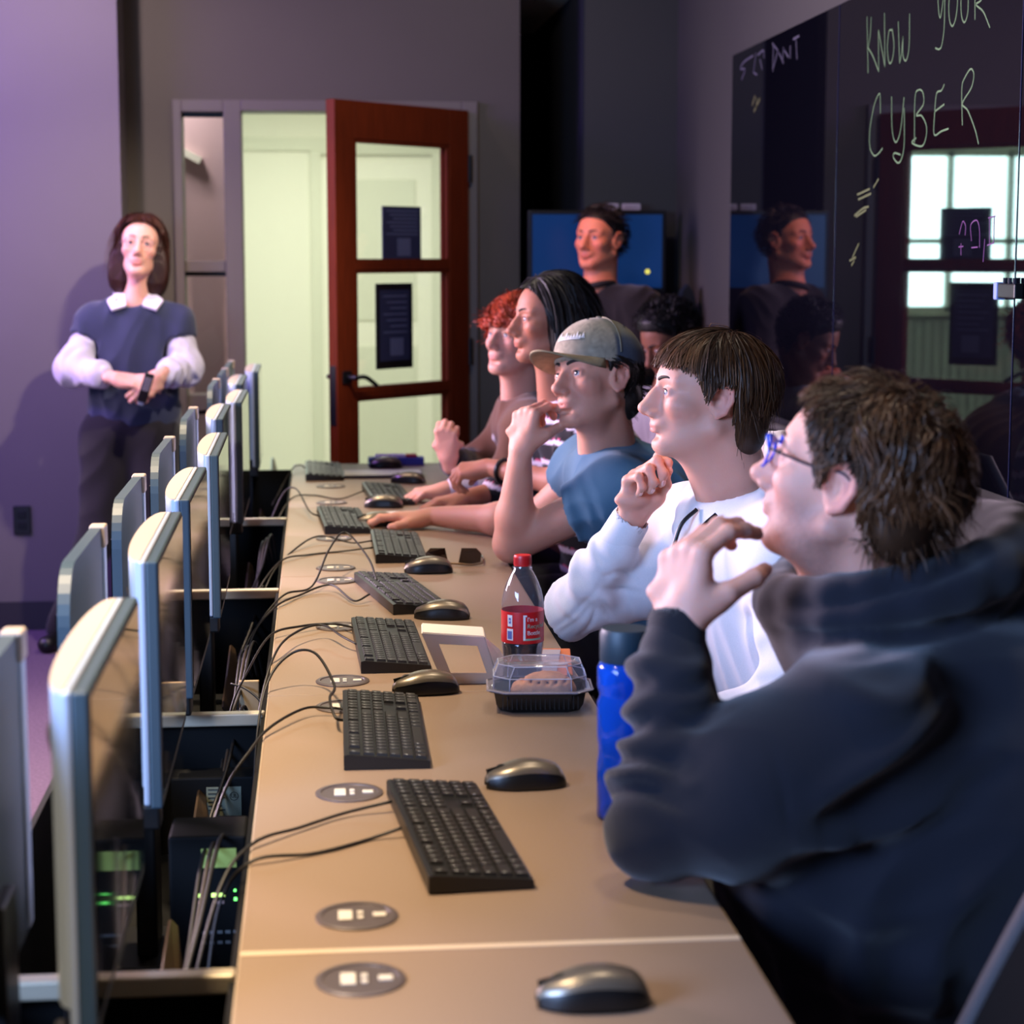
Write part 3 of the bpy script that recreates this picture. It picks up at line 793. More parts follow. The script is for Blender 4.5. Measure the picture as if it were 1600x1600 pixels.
# ------------------------------------------------------------------ glass writing boards on the right wall
M['board'] = mat('black_back_painted_glass', (9, 9, 16), 0.02, spec=0.62, coat=0.0)
M['board_edge'] = mat('glass_edge', (36, 38, 66), 0.2, spec=0.8)
STROKES = {
'green': [[(5.363, 2.137), (5.339, 1.985)], [(5.322, 2.132), (5.326, 2.089), (5.345, 2.053)], [(5.345, 2.053), (5.296, 2.026), (5.240, 1.983)], [(5.237, 1.979), (5.249, 2.090)], [(5.249, 2.090), (5.179, 1.987)], [(5.179, 1.987), (5.196, 2.127)], [(5.121, 2.075), (5.148, 2.075), (5.161, 2.034), (5.141, 1.995), (5.114, 1.999), (5.101, 2.034), (5.121, 2.079)], [(5.068, 2.091), (5.046, 1.984)], [(5.046, 1.984), (5.030, 2.012), (5.023, 2.050)], [(5.023, 2.050), (5.018, 2.002), (4.991, 1.986), (4.968, 2.015), (4.970, 2.099)], [(4.746, 2.147), (4.736, 2.087), (4.719, 2.060), (4.704, 2.088), (4.690, 2.139)], [(4.690, 2.139), (4.686, 2.042), (4.700, 1.996), (4.722, 1.987), (4.751, 1.993)], [(4.626, 2.125), (4.654, 2.093), (4.650, 2.052), (4.626, 2.030), (4.601, 2.046), (4.592, 2.086), (4.608, 2.123)], [(4.568, 2.118), (4.563, 2.055), (4.539, 2.029), (4.515, 2.049), (4.517, 2.111)], [(4.471, 2.110), (4.463, 2.026)], [(4.470, 2.108), (4.411, 2.089), (4.425, 2.065), (4.458, 2.059), (4.407, 2.037), (4.359, 1.997)], [(5.211, 1.870), (5.218, 1.916), (5.235, 1.920), (5.273, 1.895), (5.309, 1.834), (5.304, 1.786), (5.262, 1.763), (5.222, 1.766), (5.183, 1.778)], [(5.111, 1.907), (5.099, 1.821), (5.063, 1.787), (5.023, 1.816), (4.999, 1.896)], [(4.996, 1.869), (4.989, 1.778), (5.011, 1.741), (5.043, 1.734), (5.082, 1.750), (5.072, 1.760), (5.018, 1.753)], [(4.901, 1.777), (4.906, 1.886), (4.878, 1.904), (4.842, 1.895), (4.835, 1.866), (4.892, 1.844), (4.847, 1.839), (4.806, 1.812), (4.808, 1.783), (4.841, 1.765), (4.922, 1.778), (4.887, 1.788)], [(4.673, 1.901), (4.695, 1.888), (4.731, 1.884), (4.742, 1.842), (4.742, 1.788), (4.686, 1.792), (4.632, 1.795)], [(4.742, 1.842), (4.669, 1.854)], [(4.531, 1.796), (4.542, 1.880), (4.519, 1.905), (4.482, 1.919), (4.460, 1.905), (4.474, 1.877), (4.535, 1.846), (4.495, 1.827), (4.440, 1.781), (4.413, 1.747)]],
'notes': [[(5.214, 1.700), (5.262, 1.678)], [(5.423, 1.664), (5.296, 1.676)], [(5.410, 1.651), (5.284, 1.663)], [(5.448, 1.607), (5.361, 1.625), (5.303, 1.629)], [(5.430, 1.604), (5.326, 1.621)], [(5.394, 1.531), (5.457, 1.492)], [(5.487, 1.483), (5.421, 1.493)], [(5.467, 1.470), (5.438, 1.483)]],
'magenta': [[(4.531, 1.547), (4.508, 1.576), (4.487, 1.565), (4.489, 1.544)], [(4.442, 1.531), (4.450, 1.567), (4.410, 1.577), (4.389, 1.556), (4.385, 1.515)], [(4.324, 1.581), (4.319, 1.525)], [(4.294, 1.583), (4.292, 1.525)], [(4.332, 1.581), (4.287, 1.584)], [(4.441, 1.516), (4.397, 1.517)], [(4.334, 1.521), (4.289, 1.526)], [(4.351, 1.535), (4.358, 1.484)], [(4.516, 1.526), (4.514, 1.499)], [(4.532, 1.518), (4.499, 1.519)]],
'white': [[(6.780, 2.172), (6.922, 2.165), (6.986, 2.147), (6.911, 2.137), (6.964, 2.107)], [(6.736, 2.177), (6.775, 2.113)], [(6.710, 2.167), (6.625, 2.173), (6.615, 2.147)], [(6.674, 2.149), (6.638, 2.112)], [(6.767, 2.113), (6.714, 2.102)], [(6.495, 2.183), (6.413, 2.152)], [(6.413, 2.152), (6.480, 2.098)], [(6.478, 2.183), (6.480, 2.091)], [(6.396, 2.143), (6.331, 2.104)], [(6.335, 2.155), (6.347, 2.107)], [(6.244, 2.151), (6.241, 2.111)], [(6.319, 2.143), (6.264, 2.116)], [(6.171, 2.165), (6.152, 2.099)], [(6.208, 2.166), (6.128, 2.168)]],
'yellow': [[(6.743, 2.034), (6.785, 2.006)], [(6.717, 2.027), (6.723, 1.990)], [(6.665, 2.019), (6.757, 1.983)]],
}
ink = {'green': mat('green_marker', (86, 118, 74), 0.6), 'notes': mat('yellow_green_marker', (78, 86, 40), 0.6), 'magenta': mat('magenta_marker', (92, 30, 102), 0.6),
       'white': mat('white_marker', (70, 68, 84), 0.6), 'yellow': mat('olive_marker', (74, 76, 40), 0.6)}
wid = {'green': 0.0042, 'notes': 0.006, 'magenta': 0.003, 'white': 0.007, 'yellow': 0.012}
def stroke(mb, pts, w, x):
    n = len(pts)
    L = []
    for i, p in enumerate(pts):
        a = Vector(pts[max(0, i - 1)]); b = Vector(pts[min(n - 1, i + 1)])
        d = (b - a)
        d = d.normalized() if d.length > 1e-6 else Vector((1, 0))
        nn = Vector((-d.y, d.x)) * w * 0.5
        p = Vector(p)
        L.append((p + nn, p - nn))
    vs = [[mb.bm.verts.new((x, q.x, q.y)) for q in ab] + [mb.bm.verts.new((x + 0.0006, q.x, q.y)) for q in ab] for ab in L]
    for i in range(n - 1):
        A, B = vs[i], vs[i + 1]
        mb.bm.faces.new((A[0], A[1], B[1], B[0]))
        mb.bm.faces.new((A[0], B[0], B[2], A[2])); mb.bm.faces.new((A[1], A[3], B[3], B[1]))
bl = [(5.652, 7.125, 'farthest black glass writing board, faint white scrawl at its top corner'), (4.150, 5.646, 'black glass writing board with the large green handwriting'), (2.640, 4.144, 'black glass writing board nearest the camera, right of the handwriting')]
BRD = []
for a, b, lab in bl:
    t = thing('glass_board', lab, 'writing board', (0, 0, 0), group='black glass boards on the right wall')
    MB().b2((1.4865, a, 0.976), (1.4925, b, 2.205), 0.001).build('glass', M['board'], t)
    MB().b2((1.4860, a, 0.976), (1.4925, a + 0.004, 2.205)).build('polished_edge', M['board_edge'], t)
    for yy in (a + 0.06, b - 0.06):
        for zz in (1.03, 2.15):
            g = MB().lathe([(0.009, 0), (0.009, 0.006), (0.0001, 0.006)], 16, cap=False)
            bmesh.ops.rotate(g.bm, verts=g.bm.verts, cent=(0, 0, 0), matrix=Matrix.Rotation(math.pi / 2, 3, 'Y'))
            bmesh.ops.translate(g.bm, verts=g.bm.verts, vec=(1.4925, yy, zz))
            g.build('standoff', M['black_metal'], t)
    BRD.append(t)
for key, bi, nm in (('white', 0, 'white_writing'), ('yellow', 0, 'olive_writing'), ('green', 1, 'green_writing'), ('notes', 1, 'small_notes'), ('magenta', 1, 'magenta_writing')):
    g = MB()
    for st in STROKES[key]:
        pts = [(p.x, p.y) for p in spline([(a, b, 0) for a, b in st], 6)] if len(st) > 2 else st
        stroke(g, pts, wid[key], 1.4858)
    o = g.build(nm, ink[key], BRD[bi]); o['kind'] = 'stuff'
t = thing('marker_holder', 'small dark marker holder with a pale blue end on the glass', 'marker holder', (1.486, 4.155, 1.425))
MB().b2((-0.020, -0.060, -0.018), (0, 0.045, 0.014), 0.003).build('box', M['black'], t)
MB().b2((-0.022, 0.045, -0.022), (-0.001, 0.068, 0.016), 0.003).build('blue_eraser', mat('pale_blue_felt', (130, 150, 205), 0.7), t)
for k in range(3):
    MB().tube([(-0.014, -0.045 + 0.03 * k, 0.0), (-0.014, -0.045 + 0.03 * k, 0.026)], 0.005, 8).build('marker', M['alcove'], t)

# ------------------------------------------------------------------ display in the back right corner
t = thing('wall_display', 'dark framed display with a plain blue screen behind the standing man', 'display', (1.145, 8.13, 1.515))
MB().b2((-0.285, 0, -0.20), (0.285, 0.045, 0.165), 0.005).build('bezel', M['black'], t)
MB().b2((-0.268, -0.0015, -0.150), (0.268, 0.0005, 0.148)).build('screen', mat('blue_screen', (10, 40, 82), 0.25, emit=(14, 52, 104), estr=0.55), t)
MB().lathe([(0.0001, 0), (0.010, 0)], 20, c=(0, 0, 0), cap=False)
g = MB().tube([(0.208, -0.0016, -0.084), (0.208, -0.0026, -0.084)], 0.010, 20); g.build('yellow_dot', mat('yellow_dot', (225, 222, 90), 0.5, emit=(225, 222, 90), estr=0.9), t)
g = MB().b2((-0.04, 0.012, -1.48), (0.04, 0.04, -0.2), 0.004); g.b2((-0.25, -0.15, -1.515), (0.25, 0.2, -1.485), 0.006)
g.build('stand', M['black_metal'], t)
for x0, x1, lab in ((1.150, 1.222, 'left small white box on top of the blue display'), (1.230, 1.312, 'right small white box on top of the blue display')):
    t = thing('white_box', lab, 'box', ((x0 + x1) / 2 + .015, 8.152, 1.6805), group='small white boxes on the display')
    MB().box((0, 0, 0.014), (x1 - x0 - 0.006, 0.03, 0.027), bevel=0.003).build('case', mat('white_plastic', (196, 180, 184), 0.5), t)
    MB().box((0, -0.0155, 0.014), (x1 - x0 - 0.03, 0.002, 0.010)).build('front_strip', mat('white_plastic_strip', (170, 156, 162), 0.5), t)
t = thing('dark_upright', 'slim dark speaker standing in the back right corner', 'upright', (1.44, 7.72, 0))  # slim dark shape of unknown kind, its details are invented
MB().prism([(-0.035, 0.02), (0.035, 0.02), (0.035, 1.30), (0.02, 1.36), (0, 1.385), (-0.02, 1.36), (-0.035, 1.30)], -0.04, 0.04, 'y').build('upright_body', M['black'], t)
MB().b2((-0.05, -0.06, 0), (0.05, 0.06, 0.02), 0.004).build('foot', M['black_metal'], t)
MB().b2((-0.036, -0.042, 0.3), (0.02, -0.0395, 1.25)).build('front_inset', M['kb'], t)
# ------------------------------------------------------------------ organic shapes: signed distance fields meshed with surface nets
BIG = 0.08
def V3(p): return np.array(p, dtype=np.float64)

class HT:
    """local frame: x forward, y left, z up"""
    def __init__(s, o=(0, 0, 0), yaw=0, pitch=0, roll=0, sc=(1, 1, 1)):
        y, p, r = R(yaw), R(pitch), R(roll)
        f0 = V3((math.cos(y), math.sin(y), 0)); z = V3((0, 0, 1))
        f = f0 * math.cos(p) + z * math.sin(p); u = z * math.cos(p) - f0 * math.sin(p); l = np.cross(u, f)
        l2 = l * math.cos(r) + u * math.sin(r); u2 = u * math.cos(r) - l * math.sin(r)
        s.Rm = np.stack([f, l2, u2], axis=1); s.o = V3(o); s.sc = V3(sc if hasattr(sc, '__len__') else (sc,) * 3)
    def pt(s, p): return s.o + s.Rm @ (V3(p) * s.sc)
    def pts(s, P): return s.o + (np.asarray(P) * s.sc) @ s.Rm.T
    def inv(s, P): return ((np.asarray(P) - s.o) @ s.Rm) / s.sc
    def at(s, local, world):
        """move so that the local point falls on the world point"""
        s.o = V3(world) - s.Rm @ (V3(local) * s.sc); return s
    def mat(s):
        m = Matrix.Identity(4)
        for i in range(3):
            for j in range(3): m[i][j] = s.Rm[i, j] * s.sc[j]
            m[i][3] = s.o[i]
        return m

class Field:
    def __init__(s, lo, hi, h):
        s.lo = V3(lo); s.h = h
        s.n = np.ceil((V3(hi) - s.lo) / h).astype(int) + 1
        s.D = np.full(s.n, BIG, dtype=np.float32)
    def _reg(s, lo, hi, pad):
        a = np.maximum(np.floor((V3(lo) - pad - s.lo) / s.h).astype(int), 0)
        b = np.minimum(np.ceil((V3(hi) + pad - s.lo) / s.h).astype(int) + 1, s.n)
        if np.any(b <= a): return None
        ax = [(s.lo[i] + s.h * np.arange(a[i], b[i])).astype(np.float32) for i in range(3)]
        return tuple(slice(a[i], b[i]) for i in range(3)), ax[0][:, None, None], ax[1][None, :, None], ax[2][None, None, :]
    def put(s, lo, hi, fn, k=0.0, op='u'):
        r = s._reg(lo, hi, max(k, 0.004) + 2 * s.h)
        if r is None: return s
        sl, X, Y, Z = r
        d = fn(X, Y, Z); D = s.D[sl]
        if op == 'u':
            o = np.minimum(D, d)
            if k: hh = np.maximum(k - np.abs(D - d), 0) / k; o = o - hh * hh * (k / 4)
        else:
            d = -d
            o = np.maximum(D, d)
            if k: hh = np.maximum(k - np.abs(D - d), 0) / k; o = o + hh * hh * (k / 4)
        s.D[sl] = o
        return s
    def ell(s, c, r, k=0.01, T=None, rot=None, op='u'):
        c = V3(c); r = V3(r)
        Rm = np.eye(3)
        if rot is not None: Rm = np.array(Euler([R(a) for a in rot]).to_matrix())
        if T is not None: c = T.pt(c); r = r * T.sc; Rm = T.Rm @ Rm
        e = np.sqrt(((Rm * r) ** 2).sum(axis=1))
        Rf = Rm.astype(np.float32)
        def fn(X, Y, Z):
            x, y, z = X - c[0], Y - c[1], Z - c[2]
            q = [(Rf[0, i] * x + Rf[1, i] * y + Rf[2, i] * z) / np.float32(r[i]) for i in range(3)]
            k0 = np.sqrt(q[0] ** 2 + q[1] ** 2 + q[2] ** 2)
            k1 = np.sqrt((q[0] / np.float32(r[0])) ** 2 + (q[1] / np.float32(r[1])) ** 2 + (q[2] / np.float32(r[2])) ** 2) + 1e-9
            return k0 * (k0 - 1) / k1
        return s.put(c - e, c + e, fn, k, op)
    def cap(s, a, b, ra, rb, k=0.01, T=None, op='u', flat=None):
        """tapered capsule; flat=(normal, factor) squashes it across the normal"""
        a, b = V3(a), V3(b)
        if T is not None: a, b = T.pt(a), T.pt(b); m = float(T.sc.mean()); ra *= m; rb *= m
        ab = b - a; L2 = float(ab @ ab) + 1e-12; rm = max(ra, rb)
        f = None
        if flat is not None: f = V3(flat[0]); f = f / np.linalg.norm(f); ff = flat[1]
        def fn(X, Y, Z):
            x, y, z = X - a[0], Y - a[1], Z - a[2]
            t = np.clip((x * ab[0] + y * ab[1] + z * ab[2]) / L2, 0, 1).astype(np.float32)
            dx, dy, dz = x - t * ab[0], y - t * ab[1], z - t * ab[2]
            d2 = dx * dx + dy * dy + dz * dz
            if f is not None:
                q = dx * f[0] + dy * f[1] + dz * f[2]
                d2 = d2 + q * q * (1 / (ff * ff) - 1)
            return np.sqrt(d2) - (ra + (rb - ra) * t)
        return s.put(np.minimum(a, b) - rm, np.maximum(a, b) + rm, fn, k, op)
    def chain(s, P, rr, k=0.008, T=None, k0=None, flat=None):
        for i in range(len(P) - 1):
            s.cap(P[i], P[i + 1], rr[i], rr[i + 1], (k0 if (k0 is not None and i == 0) else k), T, flat=flat)
        return s
    def box(s, c, hs, k=0.01, T=None, rnd=0.01, op='u'):
        c = V3(c); hs = V3(hs); Rm = np.eye(3)
        if T is not None: c = T.pt(c); hs = hs * T.sc; Rm = T.Rm
        e = (np.abs(Rm) * hs).sum(axis=1); Rf = Rm.astype(np.float32)
        def fn(X, Y, Z):
            x, y, z = X - c[0], Y - c[1], Z - c[2]
            q = [np.abs(Rf[0, i] * x + Rf[1, i] * y + Rf[2, i] * z) - np.float32(hs[i] - rnd) for i in range(3)]
            return np.sqrt(sum(np.maximum(v, 0) ** 2 for v in q)) + np.minimum(np.maximum(np.maximum(q[0], q[1]), q[2]), 0) - rnd
        return s.put(c - e, c + e, fn, k, op)
    def mesh(s):
        D = s.D
        S = D < 0
        nx, ny, nz = D.shape
        c = [S[i:nx - 1 + i, j:ny - 1 + j, k:nz - 1 + k] for i in (0, 1) for j in (0, 1) for k in (0, 1)]
        cnt = np.zeros(c[0].shape, dtype=np.int8)
        for q in c: cnt += q
        act = (cnt > 0) & (cnt < 8)
        I = np.argwhere(act)
        m = len(I)
        idx = np.full(act.shape, -1, dtype=np.int32); idx[act] = np.arange(m)
        cor = np.array([(i, j, k) for i in (0, 1) for j in (0, 1) for k in (0, 1)])
        val = np.stack([D[I[:, 0] + a, I[:, 1] + b, I[:, 2] + d] for a, b, d in cor], axis=1).astype(np.float64)
        acc = np.zeros((m, 3)); num = np.zeros(m)
        for p in range(8):
            for q in range(p + 1, 8):
                if np.abs(cor[p] - cor[q]).sum() != 1: continue
                v0, v1 = val[:, p], val[:, q]
                x = (v0 < 0) != (v1 < 0)
                t = np.where(x, v0 / np.where(x, v0 - v1, 1), 0)
                acc += np.where(x[:, None], cor[p] + t[:, None] * (cor[q] - cor[p]), 0); num += x
        V = s.lo + (I + acc / num[:, None]) * s.h
        Q = []
        for axn in range(3):
            o = [0, 1, 2]; o.remove(axn)
            sh = [slice(1, -1)] * 3
            a0 = [slice(1, D.shape[k] - 1) for k in range(3)]; a1 = list(a0)
            a0[axn] = slice(0, D.shape[axn] - 1); a1[axn] = slice(1, D.shape[axn])
            s0, s1 = S[tuple(a0)], S[tuple(a1)]
            E = np.argwhere(s0 != s1)
            if not len(E): continue
            flip = s0[tuple(E.T)]
            base = E.copy()
            for k in o: base[:, k] += 1
            def cell(d0, d1):
                b = base.copy(); b[:, o[0]] += d0; b[:, o[1]] += d1
                return idx[b[:, 0], b[:, 1], b[:, 2]]
            q = np.stack([cell(-1, -1), cell(0, -1), cell(0, 0), cell(-1, 0)], axis=1)
            if axn == 1: flip = ~flip
            q[~flip] = q[~flip][:, ::-1]
            Q.append(q)
        Q = np.concatenate(Q)
        return V, Q[(Q >= 0).all(axis=1)]

def normals(V, Q):
    n = np.cross(V[Q[:, 2]] - V[Q[:, 0]], V[Q[:, 3]] - V[Q[:, 1]])
    N = np.zeros_like(V)
    for k in range(4): np.add.at(N, Q[:, k], n)
    return N / (np.linalg.norm(N, axis=1, keepdims=True) + 1e-12)

def relax(V, Q, it=1, w=0.5):
    for _ in range(it):
        A = np.zeros_like(V); n = np.zeros(len(V))
        for k in range(4):
            a, b = Q[:, k], Q[:, (k + 1) % 4]
            np.add.at(A, a, V[b]); np.add.at(A, b, V[a]); np.add.at(n, a, 1); np.add.at(n, b, 1)
        V = V * (1 - w) + w * A / n[:, None]
    return V

def np_mesh(name, V, Q, material, parent=None, tint=None, o=None):
    me = bpy.data.meshes.new(name)
    if o is not None: V = V - V3(o)
    nv, nf = len(V), len(Q)
    w = Q.shape[1]
    me.vertices.add(nv); me.loops.add(nf * w); me.polygons.add(nf)
    me.vertices.foreach_set('co', V.astype(np.float32).ravel())
    me.loops.foreach_set('vertex_index', Q.astype(np.int32).ravel())
    me.polygons.foreach_set('loop_start', np.arange(0, nf * w, w, dtype=np.int32))
    me.update(calc_edges=True)
    if tint is not None:
        at = me.attributes.new('tint', 'FLOAT_COLOR', 'POINT')
        at.data.foreach_set('color', np.concatenate([tint, np.ones((nv, 1))], axis=1).astype(np.float32).ravel())
    return link(name, me, material, parent, True)

_rng = np.random.default_rng(5)
def wave_noise(P, wl, seed, n=6, warp=0.6):
    g = np.random.default_rng(seed)
    out = np.zeros(len(P))
    W = np.zeros(len(P))
    for i in range(3):
        k = g.normal(size=3); k *= 2 * np.pi / (wl * 2.2) / np.linalg.norm(k)
        W += np.sin(P @ k + g.uniform(0, 6.28))
    for i in range(n):
        k = g.normal(size=3); k *= 2 * np.pi / (wl * g.uniform(0.7, 1.5)) / np.linalg.norm(k)
        out += np.sin(P @ k + g.uniform(0, 6.28) + warp * 2 * W)
    return out / n

def sstep(a, b, x):
    t = np.clip((x - a) / (b - a), 0, 1); return t * t * (3 - 2 * t)
def blob(P, c, r):
    return np.exp(-(((P - V3(c)) / V3(r)) ** 2).sum(axis=1))

# ------------------------------------------------------------------ head
def head_field(F, T, o=None):
    """o: small shape options"""
    o = o or {}
    jw = o.get('jaw', 1.0); nl = o.get('nose', 1.0)
    E = lambda c, r, k=0.012, op='u', rot=None: F.ell(c, r, k, T, rot, op)
    cr = o.get('crown', 1.0); T.cr = cr
    E((-.014, 0, .032 * cr), (.096, .076, .089 * cr), 0)
    E((.030, 0, .030 * cr), (.060, .064, .070 * cr), .02)
    E((.034, 0, -.035), (.052, .058 * jw, .062), .02)
    E((.034, 0, -.076), (.050, .047 * jw, .040), .02)
    for sg in (1, -1):
        F.cap((-.004, sg * .055 * jw, -.055), (.066, sg * .016 * jw, -.101), .015, .014, .022, T)
        E((.056, sg * .043, -.020), (.026, .022, .021), .018)
        F.cap((.080, sg * .010, .026), (.066, sg * .046, .024), .010, .009, .016, T)
    E((.074, 0, -.101), (.017, .022 * jw, .014), .018)
    E((.082, 0, -.056), (.015, .027, .018), .016)
    # nose
    F.cap((.084, 0, .012), (.102 + .012 * nl, 0, -.030), .0075, .0095, .014, T)
    E((.090, 0, -.022), (.020, .0125, .028), .010)
    F.cap((.086, 0, -.038), (.102 + .006 * nl, 0, -.035), .012, .010, .010, T)
    E((.101 + .012 * nl, 0, -.0335), (.012, .011, .0095), .008)
    for sg in (1, -1):
        E((.098, sg * .0125, -.042), (.011, .0075, .0075), .007)
        E((.104, sg * .0065, -.0485), (.0065, .0035, .0035), .003, 'd')
    # eye sockets, lids
    for sg in (1, -1):
        E((.090, sg * .033, .003), (.013, .019, .012), .014, 'd')
        E((.0735, sg * .032, .002), (.0140, .0168, .0128), .006)
        E((.0885, sg * .032, .0022), (.011, .0145, .0064), .002, 'd')
        F.cap((.0845, sg * .020, .0075), (.0775, sg * .046, .0070), .0022, .0022, .004, T)
    # mouth
    E((.0905, 0, -.0635), (.0085, .021, .0055), .006)
    E((.0890, 0, -.0735), (.0085, .018, .0062), .006)
    E((.1000, 0, -.0680), (.0075, .023, .0009 + o.get('open', 0)), .0015, 'd')
    E((.086, 0, -.0845), (.008, .016, .005), .008, 'd')
    # ears
    for sg in (1, -1):
        yy = .0745
        F.ell((-.006, sg * yy, -.004), (.019, .009, .031), .006, T, (0, -14, sg * -16))
        P = [(.008, sg * (yy + .001), .004), (.006, sg * (yy + .006), .020), (-.008, sg * (yy + .011), .029), (-.024, sg * (yy + .013), .020), (-.026, sg * (yy + .012), .0), (-.016, sg * (yy + .006), -.024), (-.002, sg * (yy + .002), -.033)]
        F.chain(P, [.0036, .0042, .0044, .0044, .0042, .0050, .0055], .003, T)
        F.ell((.000, sg * (yy + .013), -.005), (.0115, .0115, .0165), .003, T, None, 'd')
        F.ell((-.010, sg * (yy + .0155), .012), (.0100, .0090, .0100), .004, T, None, 'd')
        E((.009, sg * (yy + .003), -.006), (.005, .004, .007), .004)

def head_tint(P, base, T, o):
    """per-vertex skin colour: lips, cheeks, stubble, ear redness (linear rgb)"""
    q = T.inv(P)
    col = np.tile(V3(base), (len(P), 1))
    lip = np.clip(blob(q, (.097, 0, -.0645), (.012, .021, .0062)) + blob(q, (.096, 0, -.0735), (.012, .018, .006)), 0, 1)
    col *= 1 - lip[:, None] * V3((.14, .36, .28))
    ck = blob(q, (.07, .04, -.03), (.03, .025, .025)) + blob(q, (.07, -.04, -.03), (.03, .025, .025)) + blob(q, (.114, 0, -.038), (.012, .014, .012))
    col *= 1 - np.clip(ck, 0, 1)[:, None] * V3((.0, .14, .12))
    ear = np.clip((np.abs(q[:, 1]) - .074) / .01, 0, 1) * (np.abs(q[:, 0]) < .035) * (np.abs(q[:, 2]) < .045)
    col *= 1 - ear[:, None] * V3((.0, .18, .16))
    if o.get('stubble'):
        b = sstep(-.02, -.055, q[:, 2] + 0.25 * np.clip(.03 - q[:, 0], 0, .1)) * sstep(-.03, .0, q[:, 0]) * sstep(-.14, -.125, q[:, 2])
        b *= 1 - 0.9 * np.clip(lip * 1.5, 0, 1)
        b *= 0.75 + 0.25 * wave_noise(P, .006, 3)
        col *= 1 - o['stubble'] * b[:, None] * V3((.62, .62, .58))
    sh = blob(q, (.082, .032, .004), (.012, .02, .010)) + blob(q, (.082, -.032, .004), (.012, .02, .010))
    col *= 1 - np.clip(sh, 0, 1)[:, None] * V3((.10, .20, .18))
    return col

iris_mats = {}
def eyes(T, parent, O, look=(1, 0, 0), iris=(70, 90, 120)):
    if 'w' not in iris_mats:
        iris_mats['w'] = mat('eye_white', (176, 168, 170), 0.2, coat=0.4)
        iris_mats['p'] = mat('pupil', (6, 6, 8), 0.1, coat=0.6)
    if iris not in iris_mats: iris_mats[iris] = mat('iris', tuple(int(c * .7) for c in iris), 0.15, coat=0.6)
    lk = Vector(look).normalized()
    for sg in (1, -1):
        bm = bmesh.new()
        bmesh.ops.create_uvsphere(bm, u_segments=28, v_segments=20, radius=0.0124)
        q = Vector((0, 0, 1)).rotation_difference(lk)
        bmesh.ops.rotate(bm, verts=bm.verts, cent=(0, 0, 0), matrix=q.to_matrix())
        for f in bm.faces:
            a = f.calc_center_median().normalized().dot(lk)
            f.material_index = 2 if a > math.cos(R(13)) else 1 if a > math.cos(R(28)) else 0
        bmesh.ops.translate(bm, verts=bm.verts, vec=(.0735, sg * .032, .0022))
        bmesh.ops.transform(bm, matrix=Matrix.Translation(-Vector(O)) @ T.mat(), verts=bm.verts)
        me = bpy.data.meshes.new('eye'); bm.to_mesh(me); bm.free()
        link('eye', me, [iris_mats['w'], iris_mats[iris], iris_mats['p']], parent, True)
    lashes(T, parent, O)

def lashes(T, parent, O):
    if 'l' not in iris_mats: iris_mats['l'] = mat('eyelash', (26, 18, 16), .7)
    for sg in (1, -1):
        pts = []
        for k in range(11):
            y = .0185 + .027 * k / 10
            zz = .0024 + .0062 * math.sqrt(max(0, 1 - ((y - .032) / .0142) ** 2))
            xx = .0735 + .0146 * math.sqrt(max(0, 1 - ((y - .032) / .0172) ** 2 - ((zz - .002) / .0132) ** 2)) + .0006
            pts.append(Vector(T.pt((xx, sg * y, zz))) - Vector(O))
        MB().tube(pts, [.0005 + .0006 * math.sin(math.pi * k / 10) for k in range(11)], 6).build('eyelash', iris_mats['l'], parent, smooth=True)

def brows(T, parent, O, material, th=1.0, lift=0.0):
    for sg in (1, -1):
        P = [(.0925, sg * .012, .0245 + lift), (.0905, sg * .024, .0290 + lift), (.0830, sg * .038, .0305 + lift), (.0715, sg * .051, .0250 + lift)]
        pts = [Vector(T.pt(p)) - Vector(O) for p in spline(P, 5)]
        n = len(pts)
        MB().tube(pts, [0.0035 * th * (1 - 0.75 * (i / (n - 1)) ** 1.5) for i in range(n)], 8).build('eyebrow', material, parent, smooth=True)

